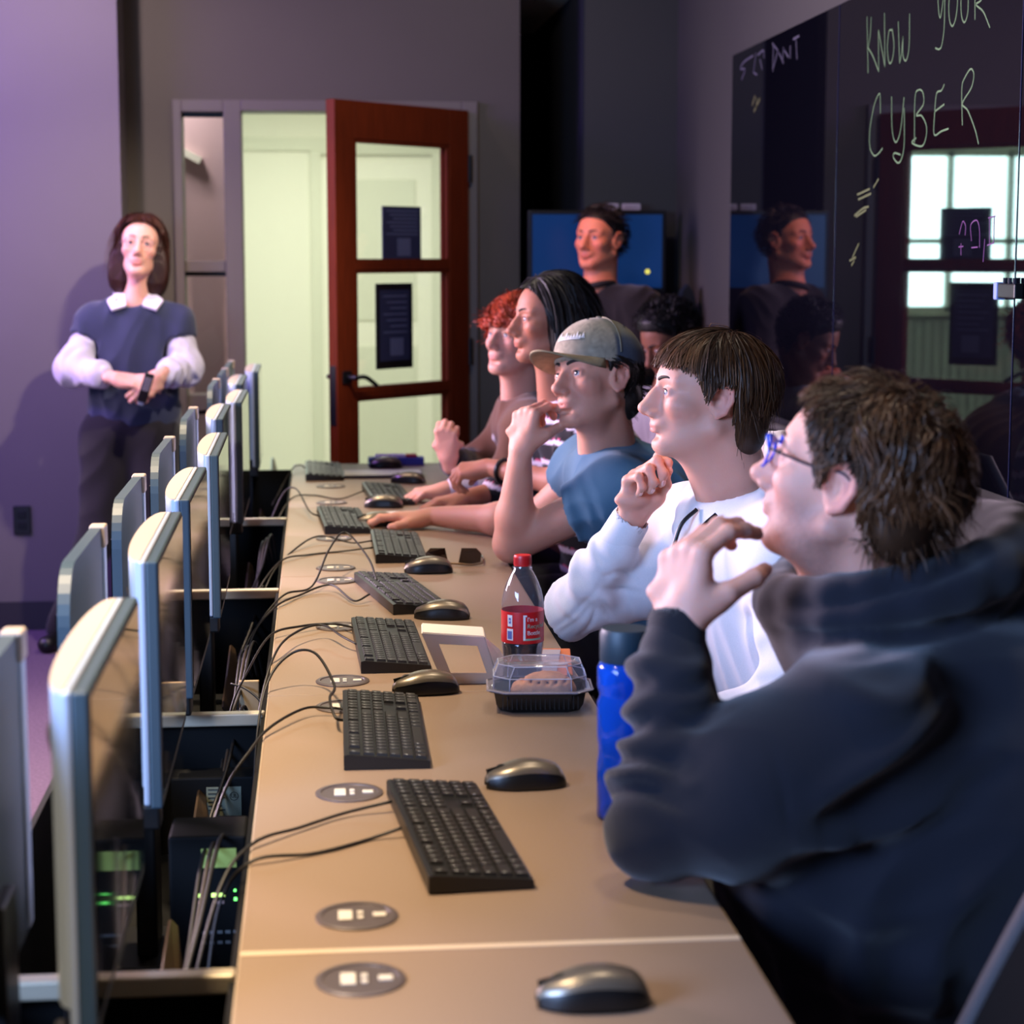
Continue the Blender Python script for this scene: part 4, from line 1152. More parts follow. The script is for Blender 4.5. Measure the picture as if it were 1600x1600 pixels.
# ------------------------------------------------------------------ hands
def hand_field(F, w, d, n, side, flex, spread=(6, 0, -5, -11), thumb=None, sc=1.0, nails=None, splay=0.0):
    """w wrist, d towards the knuckles, n out of the back of the hand, side +1 left / -1 right hand"""
    d = V3(d) / np.linalg.norm(d); n = V3(n); n = n - d * (n @ d); n /= np.linalg.norm(n)
    s = np.cross(d, n) * side          # thumb side
    w = V3(w)
    L = lambda a, b, c: w + (d * a + s * b + n * c) * sc
    off = (.027, .0085, -.0105, -.029); fw = (.090, .094, .088, .078)
    rad = (.0098, .0100, .0094, .0082)
    ph = ((.043, .026, .021), (.047, .030, .022), (.043, .028, .021), (.034, .021, .019))
    F.cap(L(-.03, .0, 0), L(.02, 0, 0), .024 * sc, .026 * sc, .012, flat=(n, .72))
    for i in range(4):
        F.cap(L(.006, off[i] * .62, -.002), L(fw[i], off[i], 0), .0150 * sc, .0112 * sc, .014)
    F.ell(L(.040, .022, -.013), V3((.032, .022, .017)) * sc, .014)
    F.ell(L(.042, -.022, -.011), V3((.034, .018, .015)) * sc, .014)
    tips = []
    for i in range(4):
        a = R(spread[i] + splay * (1.5 - i)); dd = d * math.cos(a) + s * math.sin(a)
        p = L(fw[i], off[i], 0); ang = 0; P = [p]
        fl = flex[i]
        for j in range(3):
            ang += R(fl[j])
            v = dd * math.cos(ang) - n * math.sin(ang)
            p = p + v * ph[i][j] * sc; P.append(p)
        r0 = rad[i] * sc
        F.chain(P, [r0 * 1.08, r0 * .98, r0 * .90, r0 * .76], .003, k0=.007)
        for q in (P[1], P[2]): F.ell(q, (r0 * 1.04,) * 3, .004)
        nd = dd * math.sin(ang) + n * math.cos(ang)
        if nails is not None: nails.append((P[3] + nd * r0 * .72 - v * .004, v, nd, r0))
        tips.append(P[3])
    th = thumb or [(.018, .020, -.010), (.052, .043, -.020), (.084, .052, -.028), (.108, .050, -.034)]
    P = [L(*q) for q in th]
    F.chain(P, [.0155 * sc, .0125 * sc, .0112 * sc, .0088 * sc], .004, k0=.016)
    F.cap(L(.03, .02, -.006), L(.07, .026, -.006), .010 * sc, .009 * sc, .012)
    if nails is not None:
        v = P[3] - P[2]; v /= np.linalg.norm(v); nd = np.cross(v, np.cross(s, v)); nd /= np.linalg.norm(nd)
        nails.append((P[3] + nd * .006 * sc, v, nd, .0105 * sc))
    return tips

def nail_meshes(nails, parent, O, material):
    for c, v, nd, r in nails:
        t = np.cross(nd, v)
        bm = bmesh.new()
        bmesh.ops.create_uvsphere(bm, u_segments=12, v_segments=6, radius=1)
        m = Matrix.Identity(4)
        for i in range(3):
            m[i][0] = v[i] * r * .72; m[i][1] = t[i] * r * .60; m[i][2] = nd[i] * r * .22; m[i][3] = c[i] - O[i]
        bmesh.ops.transform(bm, matrix=m, verts=bm.verts)
        me = bpy.data.meshes.new('nail'); bm.to_mesh(me); bm.free()
        link('fingernail', me, material, parent, True)

# ------------------------------------------------------------------ hair
def hairline(pts):
    """profile of the lower hair edge: height over x (head frame), as a function of points"""
    xs, zs = [a for a, b in pts], [b for a, b in pts]
    return lambda q: np.interp(q[:, 0], xs, zs)
HL_SHORT = [(-.14, -.105), (-.075, -.095), (-.045, -.070), (-.030, -.020), (-.026, .022), (-.006, .034), (.008, .024), (.012, .006), (.019, .008), (.024, .032), (.045, .050), (.060, .068), (.085, .080), (.12, .085)]
def hair_cap(T, grow, hl, adds=(), h=.0032, edge=.007):
    c = T.o; F = Field(c - .25, c + .25, h); cr = getattr(T, 'cr', 1.0)
    xs, zs = [a for a, b in hl], [b for a, b in hl]
    cc, rr = V3((-.014, 0, .032 * cr)), V3((.096, .076, .089 * cr))
    Rf = T.Rm.astype(np.float32)
    def fn(X, Y, Z):
        x, y, z = X - T.o[0], Y - T.o[1], Z - T.o[2]
        q = [(Rf[0, i] * x + Rf[1, i] * y + Rf[2, i] * z) / np.float32(T.sc[i]) for i in range(3)]
        e = np.interp(q[0].ravel(), xs, zs).reshape(q[0].shape)
        d0 = np.full(q[0].shape, 1.0, dtype=np.float32)
        for c1, r1 in [(cc, rr), ((.030, 0, .030 * cr), (.060, .064, .070 * cr))] + list(adds):
            u = [(q[i] - c1[i]) / r1[i] for i in range(3)]
            k0 = np.sqrt(u[0] ** 2 + u[1] ** 2 + u[2] ** 2); k1 = np.sqrt(sum((u[i] / r1[i]) ** 2 for i in range(3))) + 1e-9
            d = k0 * (k0 - 1) / k1
            hh = np.maximum(.02 - np.abs(d0 - d), 0) / .02; d0 = np.minimum(d0, d) - hh * hh * .005
        t = np.clip((q[2] - e + edge) / (2 * edge), 0, 1); t = t * t * (3 - 2 * t)
        gt = grow * (.30 + .70 * np.clip((q[2] - e) / .04, 0, 1))
        return (d0 - (-.012 + (gt + .012) * t)).astype(np.float32)
    F.put(c - .24, c + .24, fn)
    return F.mesh()

def strands(T, n, length, mask, flow, seed, width=.0012, grow=.012, segs=7, clump=40, curl=0.0, curl_n=2.0, lift=.004, rad=None, tiptaper=True, jit=.35, grav=0.0, keep=None):
    """ribbons of hair in the head frame; returns verts (world), quads, per-vertex strand shade"""
    g = np.random.default_rng(seed)
    cr = getattr(T, 'cr', 1.0)
    c = V3((-.014, 0, .032 * cr)); r = V3(rad if rad is not None else (.096, .076, .089 * cr)) + grow
    roots = []
    while len(roots) < n:
        v = g.normal(size=(n * 3, 3)); v /= np.linalg.norm(v, axis=1, keepdims=True)
        p = c + v * r
        p = p[mask(p)]
        roots.extend(p.tolist())
    P0 = V3(roots[:n])
    nc = max(1, n // clump)
    ci = g.integers(0, n, nc)
    C0 = P0[ci]
    own = np.argmin(((P0[:, None, :] - C0[None]) ** 2).sum(axis=2), axis=1) if n * nc < 6e6 else g.integers(0, nc, n)
    crand = g.normal(size=(nc, 3)); lrand = (0.75 + 0.5 * g.random(nc))[own] * (0.85 + 0.3 * g.random(n))
    ph = g.uniform(0, 6.28, nc)[own] + g.normal(size=n) * .25
    step = length * lrand / segs
    P = P0.copy(); pts = [P.copy()]; alive = np.ones(n, dtype=bool)
    srand = g.normal(size=(n, 3)) * jit
    for k in range(segs):
        v = flow(P)
        v = v / (np.linalg.norm(v, axis=1, keepdims=True) + 1e-9)
        tt = (k + 1) / segs
        gw = grav * min(1.0, 1.7 * tt)
        v = v * (1 - gw) + V3((0, 0, -1.0)) * gw + crand[own] * jit + srand * .4
        u = (P - c) / r
        nn = u / r; nn /= np.linalg.norm(nn, axis=1, keepdims=True)
        rad_ = np.linalg.norm(u, axis=1)
        near = (rad_ < 1.10)[:, None]
        v = np.where(near, v - nn * (v * nn).sum(axis=1, keepdims=True) + nn * lift / max(length, .01) * (1 if k < 2 else 0.3), v)
        v /= np.linalg.norm(v, axis=1, keepdims=True) + 1e-9
        if curl:
            side = np.cross(v, nn); a = ph + curl_n * 2 * np.pi * (k + 1) / segs
            v = v + (side * np.cos(a)[:, None] + nn * np.sin(a)[:, None]) * curl
            v /= np.linalg.norm(v, axis=1, keepdims=True)
        P = P + v * step[:, None]
        u = (P - c) / r; rad_ = np.linalg.norm(u, axis=1)
        inside = rad_ < 1.0
        P = np.where(inside[:, None], c + u / np.maximum(rad_, 1e-6)[:, None] * r * 1.003, P)
        if keep is not None:
            alive &= keep(P)
            P = np.where(alive[:, None], P, pts[-1])
        pts.append(P.copy())
    pts = np.stack(pts, axis=1)                      # n, segs+1, 3
    d = np.gradient(pts, axis=1) + 1e-7
    nn = (pts - c) / r ** 2; nn /= np.linalg.norm(nn, axis=2, keepdims=True)
    side = np.cross(d, nn); side /= np.linalg.norm(side, axis=2, keepdims=True) + 1e-9
    tw = g.normal(size=(n, 1, 1)) * .5
    side = side + nn * tw; side /= np.linalg.norm(side, axis=2, keepdims=True)
    t = np.linspace(0, 1, segs + 1)[None, :, None]
    wv = width * (1 - (0.85 * t ** 2 if tiptaper else 0.3 * t)) * (0.7 + .6 * g.random((n, 1, 1)))
    A = T.pts((pts + side * wv).reshape(-1, 3)); B = T.pts((pts - side * wv).reshape(-1, 3))
    m = n * (segs + 1)
    V = np.concatenate([A, B])
    i0 = (np.arange(n)[:, None] * (segs + 1) + np.arange(segs)[None]).ravel()
    Q = np.stack([i0, i0 + 1, i0 + 1 + m, i0 + m], axis=1)
    sh = (0.65 + 0.7 * g.random(nc))[own] * (0.85 + .3 * g.random(n))
    sh = np.repeat(sh, segs + 1)
    return V, Q, np.concatenate([sh, sh])

def join_np(parts):
    Vs, Qs, Ts = [], [], []; k = 0
    for V, Q, t in parts:
        Vs.append(V); Qs.append(Q + k); Ts.append(t); k += len(V)
    return np.concatenate(Vs), np.concatenate(Qs), np.concatenate(Ts)

def hair_mesh(name, parent, O, cap_vq, strand_sets, dark, light, material):
    dark, light = V3(srgb(*dark)[:3]), V3(srgb(*light)[:3])
    parts = []
    if cap_vq is not None:
        V, Q = cap_vq
        parts.append((V, Q, np.tile(dark + (light - dark) * .18, (len(V), 1))))
    for V, Q, sh in strand_sets:
        t = np.clip((sh[:, None] - .55) / .9, 0, 1)
        parts.append((V, Q, dark + (light - dark) * t))
    V, Q, C_ = join_np(parts)
    return np_mesh(name, V, Q, material, parent, C_, O)

M['hair'] = mat('hair', (40, 28, 20), 0.48, attr='tint', spec=0.3)
M['skin'] = mat('skin', (200, 150, 130), 0.55, attr='tint', bump=0.12, bscale=420, spec=0.32, sss=0.35)
M['nail'] = mat('fingernail', (222, 172, 160), 0.25)

def cloth_mat(name, rough=0.9, bs=650, bump=0.22, sheen=0.25):
    return mat(name, (100, 100, 100), rough, attr='tint', bump=bump, bscale=bs, sheen=sheen, spec=0.2, noise=0.05, nscale=500)
M['fleece'] = cloth_mat('fleece')
M['jersey'] = cloth_mat('jersey', 0.85, 900, 0.12, 0.15)

def lin(*c): return V3(srgb(*c)[:3])

def limb_rings(V, N, segs):
    """folds that wrap a sleeve: segs = (a, b, radius, amplitude, wavelength, slant, seed, t0, t1)"""
    disp = np.zeros(len(V))
    for a, b, rad, amp, wl, slant, seed, t0, t1 in segs:
        a, b = V3(a), V3(b); ax = b - a; L = np.linalg.norm(ax); ax /= L
        rel = V - a; t = rel @ ax; per = rel - t[:, None] * ax
        dist = np.linalg.norm(per, axis=1)
        e1 = np.cross(ax, (0, 0, 1.0)); e1 /= np.linalg.norm(e1) + 1e-9; e2 = np.cross(ax, e1)
        an = np.arctan2(per @ e2, per @ e1)
        g = np.random.default_rng(seed)
        ph = slant * np.sin(an + g.uniform(0, 6)) + 1.1 * np.sin(2 * an + g.uniform(0, 6)) + 2.0 * wave_noise(V, .12, seed, 4)
        w = np.sin(2 * np.pi * t / wl + ph)
        w = np.sign(w) * np.abs(w) ** 0.8
        m = sstep(rad * 1.5, rad * 1.1, dist) * sstep(t0 - .03, t0 + .02, t) * sstep(t1 + .03, t1 - .02, t)
        m = m * (.55 + .45 * np.sin(an * 1.0 + g.uniform(0, 6))) * (.7 + .6 * wave_noise(V, .07, seed + 1, 4))
        disp += amp * w * m
    return V + N * disp[:, None]

def creases(V, N, lines, amp, wid, mask):
    """cloth folds that follow polylines drawn in the (x, z) plane of the garment side"""
    P = V[:, [0, 2]]
    disp = np.zeros(len(V))
    for ln in lines:
        L = np.array([(p.x, p.y) for p in spline([(a, b, 0) for a, b in ln], 6)])
        best = np.full(len(V), 9.0); par = np.zeros(len(V))
        for i in range(len(L) - 1):
            a, b = L[i], L[i + 1]; ab = b - a
            t = np.clip(((P - a) @ ab) / (ab @ ab), 0, 1)
            d = np.linalg.norm(P - a - t[:, None] * ab, axis=1)
            u = d < best; best[u] = d[u]; par[u] = (i + t[u]) / (len(L) - 1)
        disp += amp * np.exp(-(best / wid) ** 2) * np.sin(np.pi * np.clip(par * .9 + .08, 0, 1)) ** .6
    return V + N * (disp * mask)[:, None]
# ------------------------------------------------------------------ people
SLEEVE = [[(.446, .76), (.484, .798), (.525, .845), (.539, .87)], [(.465, .757), (.506, .798), (.531, .835)], [(.506, .753), (.528, .791), (.535, .835)], [(.538, .848), (.551, .816), (.57, .784)], [(.539, .857), (.579, .85), (.626, .842)], [(.547, .88), (.579, .889), (.61, .869), (.628, .85)]]
RID = [[(0.538, 0.847), (0.592, 0.897), (0.658, 0.937), (0.738, 0.983)], [(0.546, 0.821), (0.616, 0.837), (0.682, 0.862), (0.791, 0.937)], [(0.564, 0.831), (0.646, 0.821), (0.719, 0.857), (0.793, 0.885)], [(0.547, 0.765), (0.596, 0.74), (0.663, 0.734), (0.767, 0.776)], [(0.492, 0.729), (0.574, 0.684), (0.665, 0.67), (0.74, 0.678)], [(0.568, 0.658), (0.65, 0.64), (0.726, 0.64)], [(0.59, 1.001), (0.656, 0.985), (0.729, 1.027)]]
VAL = [[(0.549, 0.854), (0.604, 0.875), (0.666, 0.914), (0.746, 0.964)], [(0.55, 0.798), (0.624, 0.803), (0.69, 0.828), (0.792, 0.911)], [(0.547, 0.738), (0.604, 0.71), (0.671, 0.707), (0.768, 0.742)]]
SEAM = [[(0.447, 1.022), (0.469, 1.007), (0.495, 0.966), (0.515, 0.914), (0.527, 0.855), (0.535, 0.817)]]
HOOD = [[(0.567, 1.063), (0.642, 1.089), (0.737, 1.119), (0.84, 1.157)], [(0.58, 1.032), (0.699, 1.045), (0.795, 1.063), (0.859, 1.085)]]
def person(label, O, group=None):
    return thing('person', label, 'person', O, group=group)

def skin_mesh(F, parent, O, base, T, o, relax_n=1):
    V, Q = F.mesh()
    V = relax(V, Q, relax_n, .4)
    tint = head_tint(V, lin(*base), T, o)
    far = np.linalg.norm(V - T.o, axis=1) > .17
    kn = 1 - .06 * np.clip(wave_noise(V, .03, 4), 0, 1)[:, None] * V3((.2, 1, 1))
    tint = np.where(far[:, None], lin(*base) * kn, tint)
    return np_mesh('body', V, Q, M['skin'], parent, tint, O)

def cloth_mesh(F, name, parent, O, colour, material='fleece', folds=(), fold_amp=.004, fold_wl=.16, seed=1, rn=2, colfn=None, fmask=None, extra=None):
    V, Q = F.mesh()
    V = relax(V, Q, rn, .5)
    N = normals(V, Q)
    w = wave_noise(V * V3((1, 1, .8)), fold_wl, seed, 4, .9)
    w = (1 - np.abs(w) * 2.2) * fold_amp
    if fmask is not None: w = w * fmask(V)
    V = V + N * w[:, None]
    if folds: V = limb_rings(V, normals(V, Q), folds)
    V = relax(V, Q, 1, .3)
    if extra: V = extra(V, Q)
    tint = colfn(V) if colfn else np.tile(lin(*colour), (len(V), 1))
    return np_mesh(name, V, Q, M[material], parent, tint, O)

def legs_seated(parent, O, hip, knee_x, sep=.12, colour=(28, 28, 36), foot_dx=.0, h=.009):
    """trousers from the hips to the shoes, knees under the desk"""
    hip = V3(hip)
    F = Field(hip + V3((knee_x - hip[0] - .15, -.32, -hip[2])), hip + V3((.22, .32, .22)), h)
    F.ell(hip, (.15, .19, .12), 0)
    for sg in (1, -1):
        k = V3((knee_x, hip[1] + sg * sep, .52)); a = V3((knee_x + foot_dx, hip[1] + sg * sep, .09))
        F.chain([hip + V3((0, sg * .09, -.01)), k, a], [.095, .068, .052], .03)
    cloth_mesh(F, 'trousers', parent, O, colour, 'jersey', fold_amp=.003)
    for sg in (1, -1):
        G = Field((knee_x + foot_dx - .25, hip[1] + sg * sep - .08, -.01), (knee_x + foot_dx + .12, hip[1] + sg * sep + .08, .18), .007)
        c = V3((knee_x + foot_dx, hip[1] + sg * sep, 0))
        G.ell(c + (-.07, 0, .035), (.135, .046, .035), 0); G.ell(c + (.01, 0, .07), (.055, .042, .06), .03)
        G.box(c + (-.06, 0, -.05), (.4, .2, .05), .004, None, .002, 'd')
        V, Q = G.mesh(); np_mesh('shoe', V, Q, M['black'], parent, None, O)

def torso_shell(F, pelvis, chest, neck, lsh, rsh, wid=.20, dep=.145, yaw=180, grow=0.0, k=.06):
    """belly, ribcage, shoulder yoke"""
    T = HT(pelvis, yaw)
    F.ell(pelvis, (dep + .02 + grow, wid + grow * .8, .16), 0, None)
    pc = V3(pelvis) * .5 + V3(chest) * .5
    for c, w, d, hz in ((pc, wid * .98, dep, .19), (chest, wid, dep, .20)):
        e = HT(c, yaw); F.ell((0, 0, 0), (d + grow, w + grow, hz), k, e)
    F.cap(lsh, rsh, .075 + grow, .075 + grow, k)
    F.cap(V3(neck) - (0, 0, .02), V3(chest) + (0, 0, .05), .075 + grow, .12 + grow, k)

# =============================================================== 1. nearest man: navy hoodie, blue glasses
def man_navy():
    O = (0.74, 2.44, 0.0)
    p = person('person in navy hoodie and blue glasses, nearest, fingers to chin, head tilted back', O)
    T = HT(yaw=146, pitch=15, roll=0, sc=(1.08, 1.04, 1.02))
    T.at((.1245, 0, -.037), (0.545, 2.462, 1.225))
    neckb = V3((0.735, 2.47, 1.02))
    W = V3((.428, 2.335, 1.050)); E_ = V3((.402, 2.275, .822)); S = V3((.600, 2.245, .950))
    RS = V3((.80, 2.70, .90)); RE = V3((.84, 2.78, .64)); RW = V3((.76, 2.66, .63))
    F = Field((.28, 2.08, .56), (.98, 2.86, 1.42), .0031)
    op = {'stubble': .85, 'jaw': 1.10, 'crown': .88}
    head_field(F, T, op)
    F.cap(T.pt((-.028, 0, -.045)), neckb, .060, .068, .03)
    F.cap(T.pt((.02, 0, -.085)), neckb + (-.04, -.0, .0), .040, .06, .03)
    F.chain([neckb - (0, 0, .03), S, E_, W], [.06, .055, .042, .027], .03)
    F.chain([neckb - (0, 0, .03), RS, RE, RW], [.06, .055, .042, .027], .03)
    nails = []
    th = [(.020, .022, -.010), (.050, .046, -.030), (.070, .052, -.062), (.080, .040, -.088)]
    hand_field(F, W, (.14, .10, .99), (-.80, -.50, .15), 1, ((50, 30, 18), (51, 34, 20), (54, 40, 22), (58, 46, 26)), thumb=th, sc=1.06, nails=nails)
    hand_field(F, RW, (-.3, -.85, -.1), (0, 0, 1), -1, ((14, 20, 12),) * 4, sc=1.03)
    skin_mesh(F, p, O, (214, 158, 138), T, op)
    nail_meshes(nails, p, O, M['nail'])
    eyes(T, p, O, (1, .0, .18), (80, 70, 60))
    bm_ = mat('brown_eyebrow', (58, 38, 26), 0.7)
    brows(T, p, O, bm_, 1.0)
    # wavy brown hair
    HL = [(-.14, -.10), (-.075, -.095), (-.050, -.072), (-.034, -.030), (-.028, .022), (-.006, .036), (.008, .026), (.012, -.004), (.022, -.004), (.028, .030), (.045, .052), (.058, .070), (.075, .085), (.12, .10)]
    H = hairline(HL)
    capm = hair_cap(T, .010, HL, adds=[((-.062, 0, -.03), (.042, .060, .052))])
    mask = lambda q: q[:, 2] > H(q) + .006
    keep = lambda q: q[:, 2] > H(q) - .010
    K = V3((-.055, 0.02, .13))
    flow = lambda q: (q - K) / .1 + V3((-.1, .0, -.35))
    st = [strands(T, 3200, .060, mask, flow, 11, .0012, .011, 7, 50, curl=.35, curl_n=.9, lift=.004, jit=.25, grav=.5, keep=keep),
          strands(T, 2600, .050, mask, flow, 12, .0011, .018, 7, 30, curl=.42, curl_n=1.0, lift=.008, jit=.3, grav=.4, keep=keep)]
    mn = lambda q: (q[:, 0] < -.04) & (q[:, 2] < .0) & (q[:, 2] > -.08)
    st.append(strands(T, 2200, .05, mn, lambda q: V3((-.3, 0, -1.0)) + 0 * q, 13, .0013, .014, 7, 30, curl=.5, curl_n=1.0, lift=.006))
    hair_mesh('hair', p, O, capm, st, (30, 20, 14), (108, 70, 42), M['hair'])
    # glasses with bright blue front
    g = bpy.data.objects.new('eyeglasses', None); COL.objects.link(g); g.parent = p
    blue = mat('glossy_blue_frame', (24, 70, 220), 0.18, coat=0.8); lensm = glass_mat('spectacle_lens', (246, 246, 250))
    L = lambda q: Vector(T.pt(q)) - Vector(O)
    for sg in (1, -1):
        ring = [L((.1035 - .012 * abs(math.cos(a)) * (1 if math.cos(a) * sg > 0 else .2) , sg * .033 + .0255 * math.cos(a), .002 + .0185 * math.sin(a))) for a in [2 * math.pi * k / 28 for k in range(29)]]
        MB().tube(ring, [.0016 + .0034 * max(0, math.sin(2 * math.pi * k / 28)) for k in range(29)], 8, cap=False).build('rim', blue, g, smooth=True)
        lm = MB(); c = lm.bm.verts.new(L((.100, sg * .033, .002)))
        rv = [lm.bm.verts.new(q) for q in ring[:-1]]
        for k in range(28): lm.bm.faces.new((c, rv[k], rv[(k + 1) % 28]))
        lm.build('lens', lensm, g, smooth=True)
        MB().tube(spline([L((.092, sg * .060, .012)), L((.080, sg * .070, .014)), L((.03, sg * .0775, .012)), L((-.008, sg * .0815, .016)), L((-.030, sg * .080, -.004))], 5), .0018, 8).build('temple', M['alcove'], g, smooth=True)
    MB().tube([L((.103, -.010, .010)), L((.106, 0, .013)), L((.103, .010, .010))], .002, 8).build('bridge', blue, g, smooth=True)
    # hoodie
    F = Field((.24, 1.98, .40), (1.10, 2.90, 1.26), .0062)
    torso_shell(F, (.82, 2.44, .56), (.82, 2.46, .80), neckb - (0, 0, .03), S + (.06, .05, -.02), RS, .225, .165, 158, .02)
    F.ell((.70, 2.41, .70), (.215, .25, .21), .08)
    F.ell((.92, 2.42, .84), (.15, .24, .19), .08)
    F.ell((.84, 2.36, .78), (.17, .19, .24), .09)
    F.chain([S + (.03, .02, -.02), S * .45 + E_ * .55 + V3((.015, 0, -.01)), E_ + (.006, .0, .0)], [.098, .090, .064], .05)
    fa = [E_ + (W - E_) * t for t in (0, .2, .42, .62, .80, .97)]
    F.chain(fa, [.058, .053, .051, .048, .046, .038], .02)
    F.chain([RS, RE, RW + (RE - RW) * .18], [.09, .07, .045], .05)
    F.ell((.80, 2.46, .98), (.14, .17, .07), .06)
    # bunched hood around the neck: a thick open ring rising at the back
    ring = []; rr = []
    for k in range(19):
        a = math.pi * (-.95 + 1.90 * k / 18)
        e = math.cos(a)
        ring.append(V3((.738 + .150 * e, 2.470 + .145 * math.sin(a), 1.092 + .034 * e)))
        rr.append(.036 + .016 * max(0, e + .6) / 1.6)
    F.chain(ring, rr, .010, k0=.015)
    F.ell((.91, 2.48, 1.07), (.075, .145, .075), .03)
    F.ell((.735, 2.455, 1.005), (.150, .165, .075), .05)
    F.ell((.93, 2.47, .96), (.080, .17, .09), .05)
    inner = HT((.735, 2.475, 1.07)); F.ell((0, 0, .06), (.090, .098, .125), .015, inner, (0, -10, 0), 'd')
    cuffa = E_ + (W - E_) * .90
    folds = [(E_, W, .07, .0105, .045, 1.8, 21, .02, .20), (S, E_, .11, .003, .11, 1.2, 22, .05, .28), (RE, RW, .07, .005, .05, 1.2, 23, .0, .2)]
    fm = lambda V: .35 + 1.0 * sstep(.95, .62, V[:, 2])
    def fold_fn(V, Q):
        near = sstep(2.42, 2.32, V[:, 1]) * sstep(.50, .53, V[:, 0])
        V = creases(V, normals(V, Q), RID, .015, .019, near)
        V = creases(V, normals(V, Q), VAL[:2], -.011, .018, near)
        V = creases(V, normals(V, Q), HOOD, -.012, .011, sstep(2.46, 2.40, V[:, 1]) * sstep(.98, 1.0, V[:, 2]))
        return creases(V, normals(V, Q), SEAM, -.004, .0055, near)
    navy = lin(23, 24, 33)
    cloth_mesh(F, 'hoodie', p, O, None, 'fleece', folds, .012, .26, 31, 2, lambda V: np.tile(navy, (len(V), 1)), fm, fold_fn)
    # ribbed cuff, hem band, sleeve seam
    ax = (W - E_) / np.linalg.norm(W - E_)
    c0 = E_ + (W - E_) * .84
    G = Field(W - .12, W + .10, .003)
    G.cap(c0, c0 + ax * .042, .0415, .0385, 0, flat=((-.80, -.50, .1), .86)); G.cap(c0 + ax * .030, c0 + ax * .09, .033, .031, .002, op='d', flat=((-.80, -.50, .1), .86))
    V, Q = G.mesh(); np_mesh('cuff', V, Q, M['fleece'], p, np.tile(navy * .8, (len(V), 1)), O)
    legs_seated(p, O, (.82, 2.44, .53), .36, colour=(30, 31, 38))
    return p

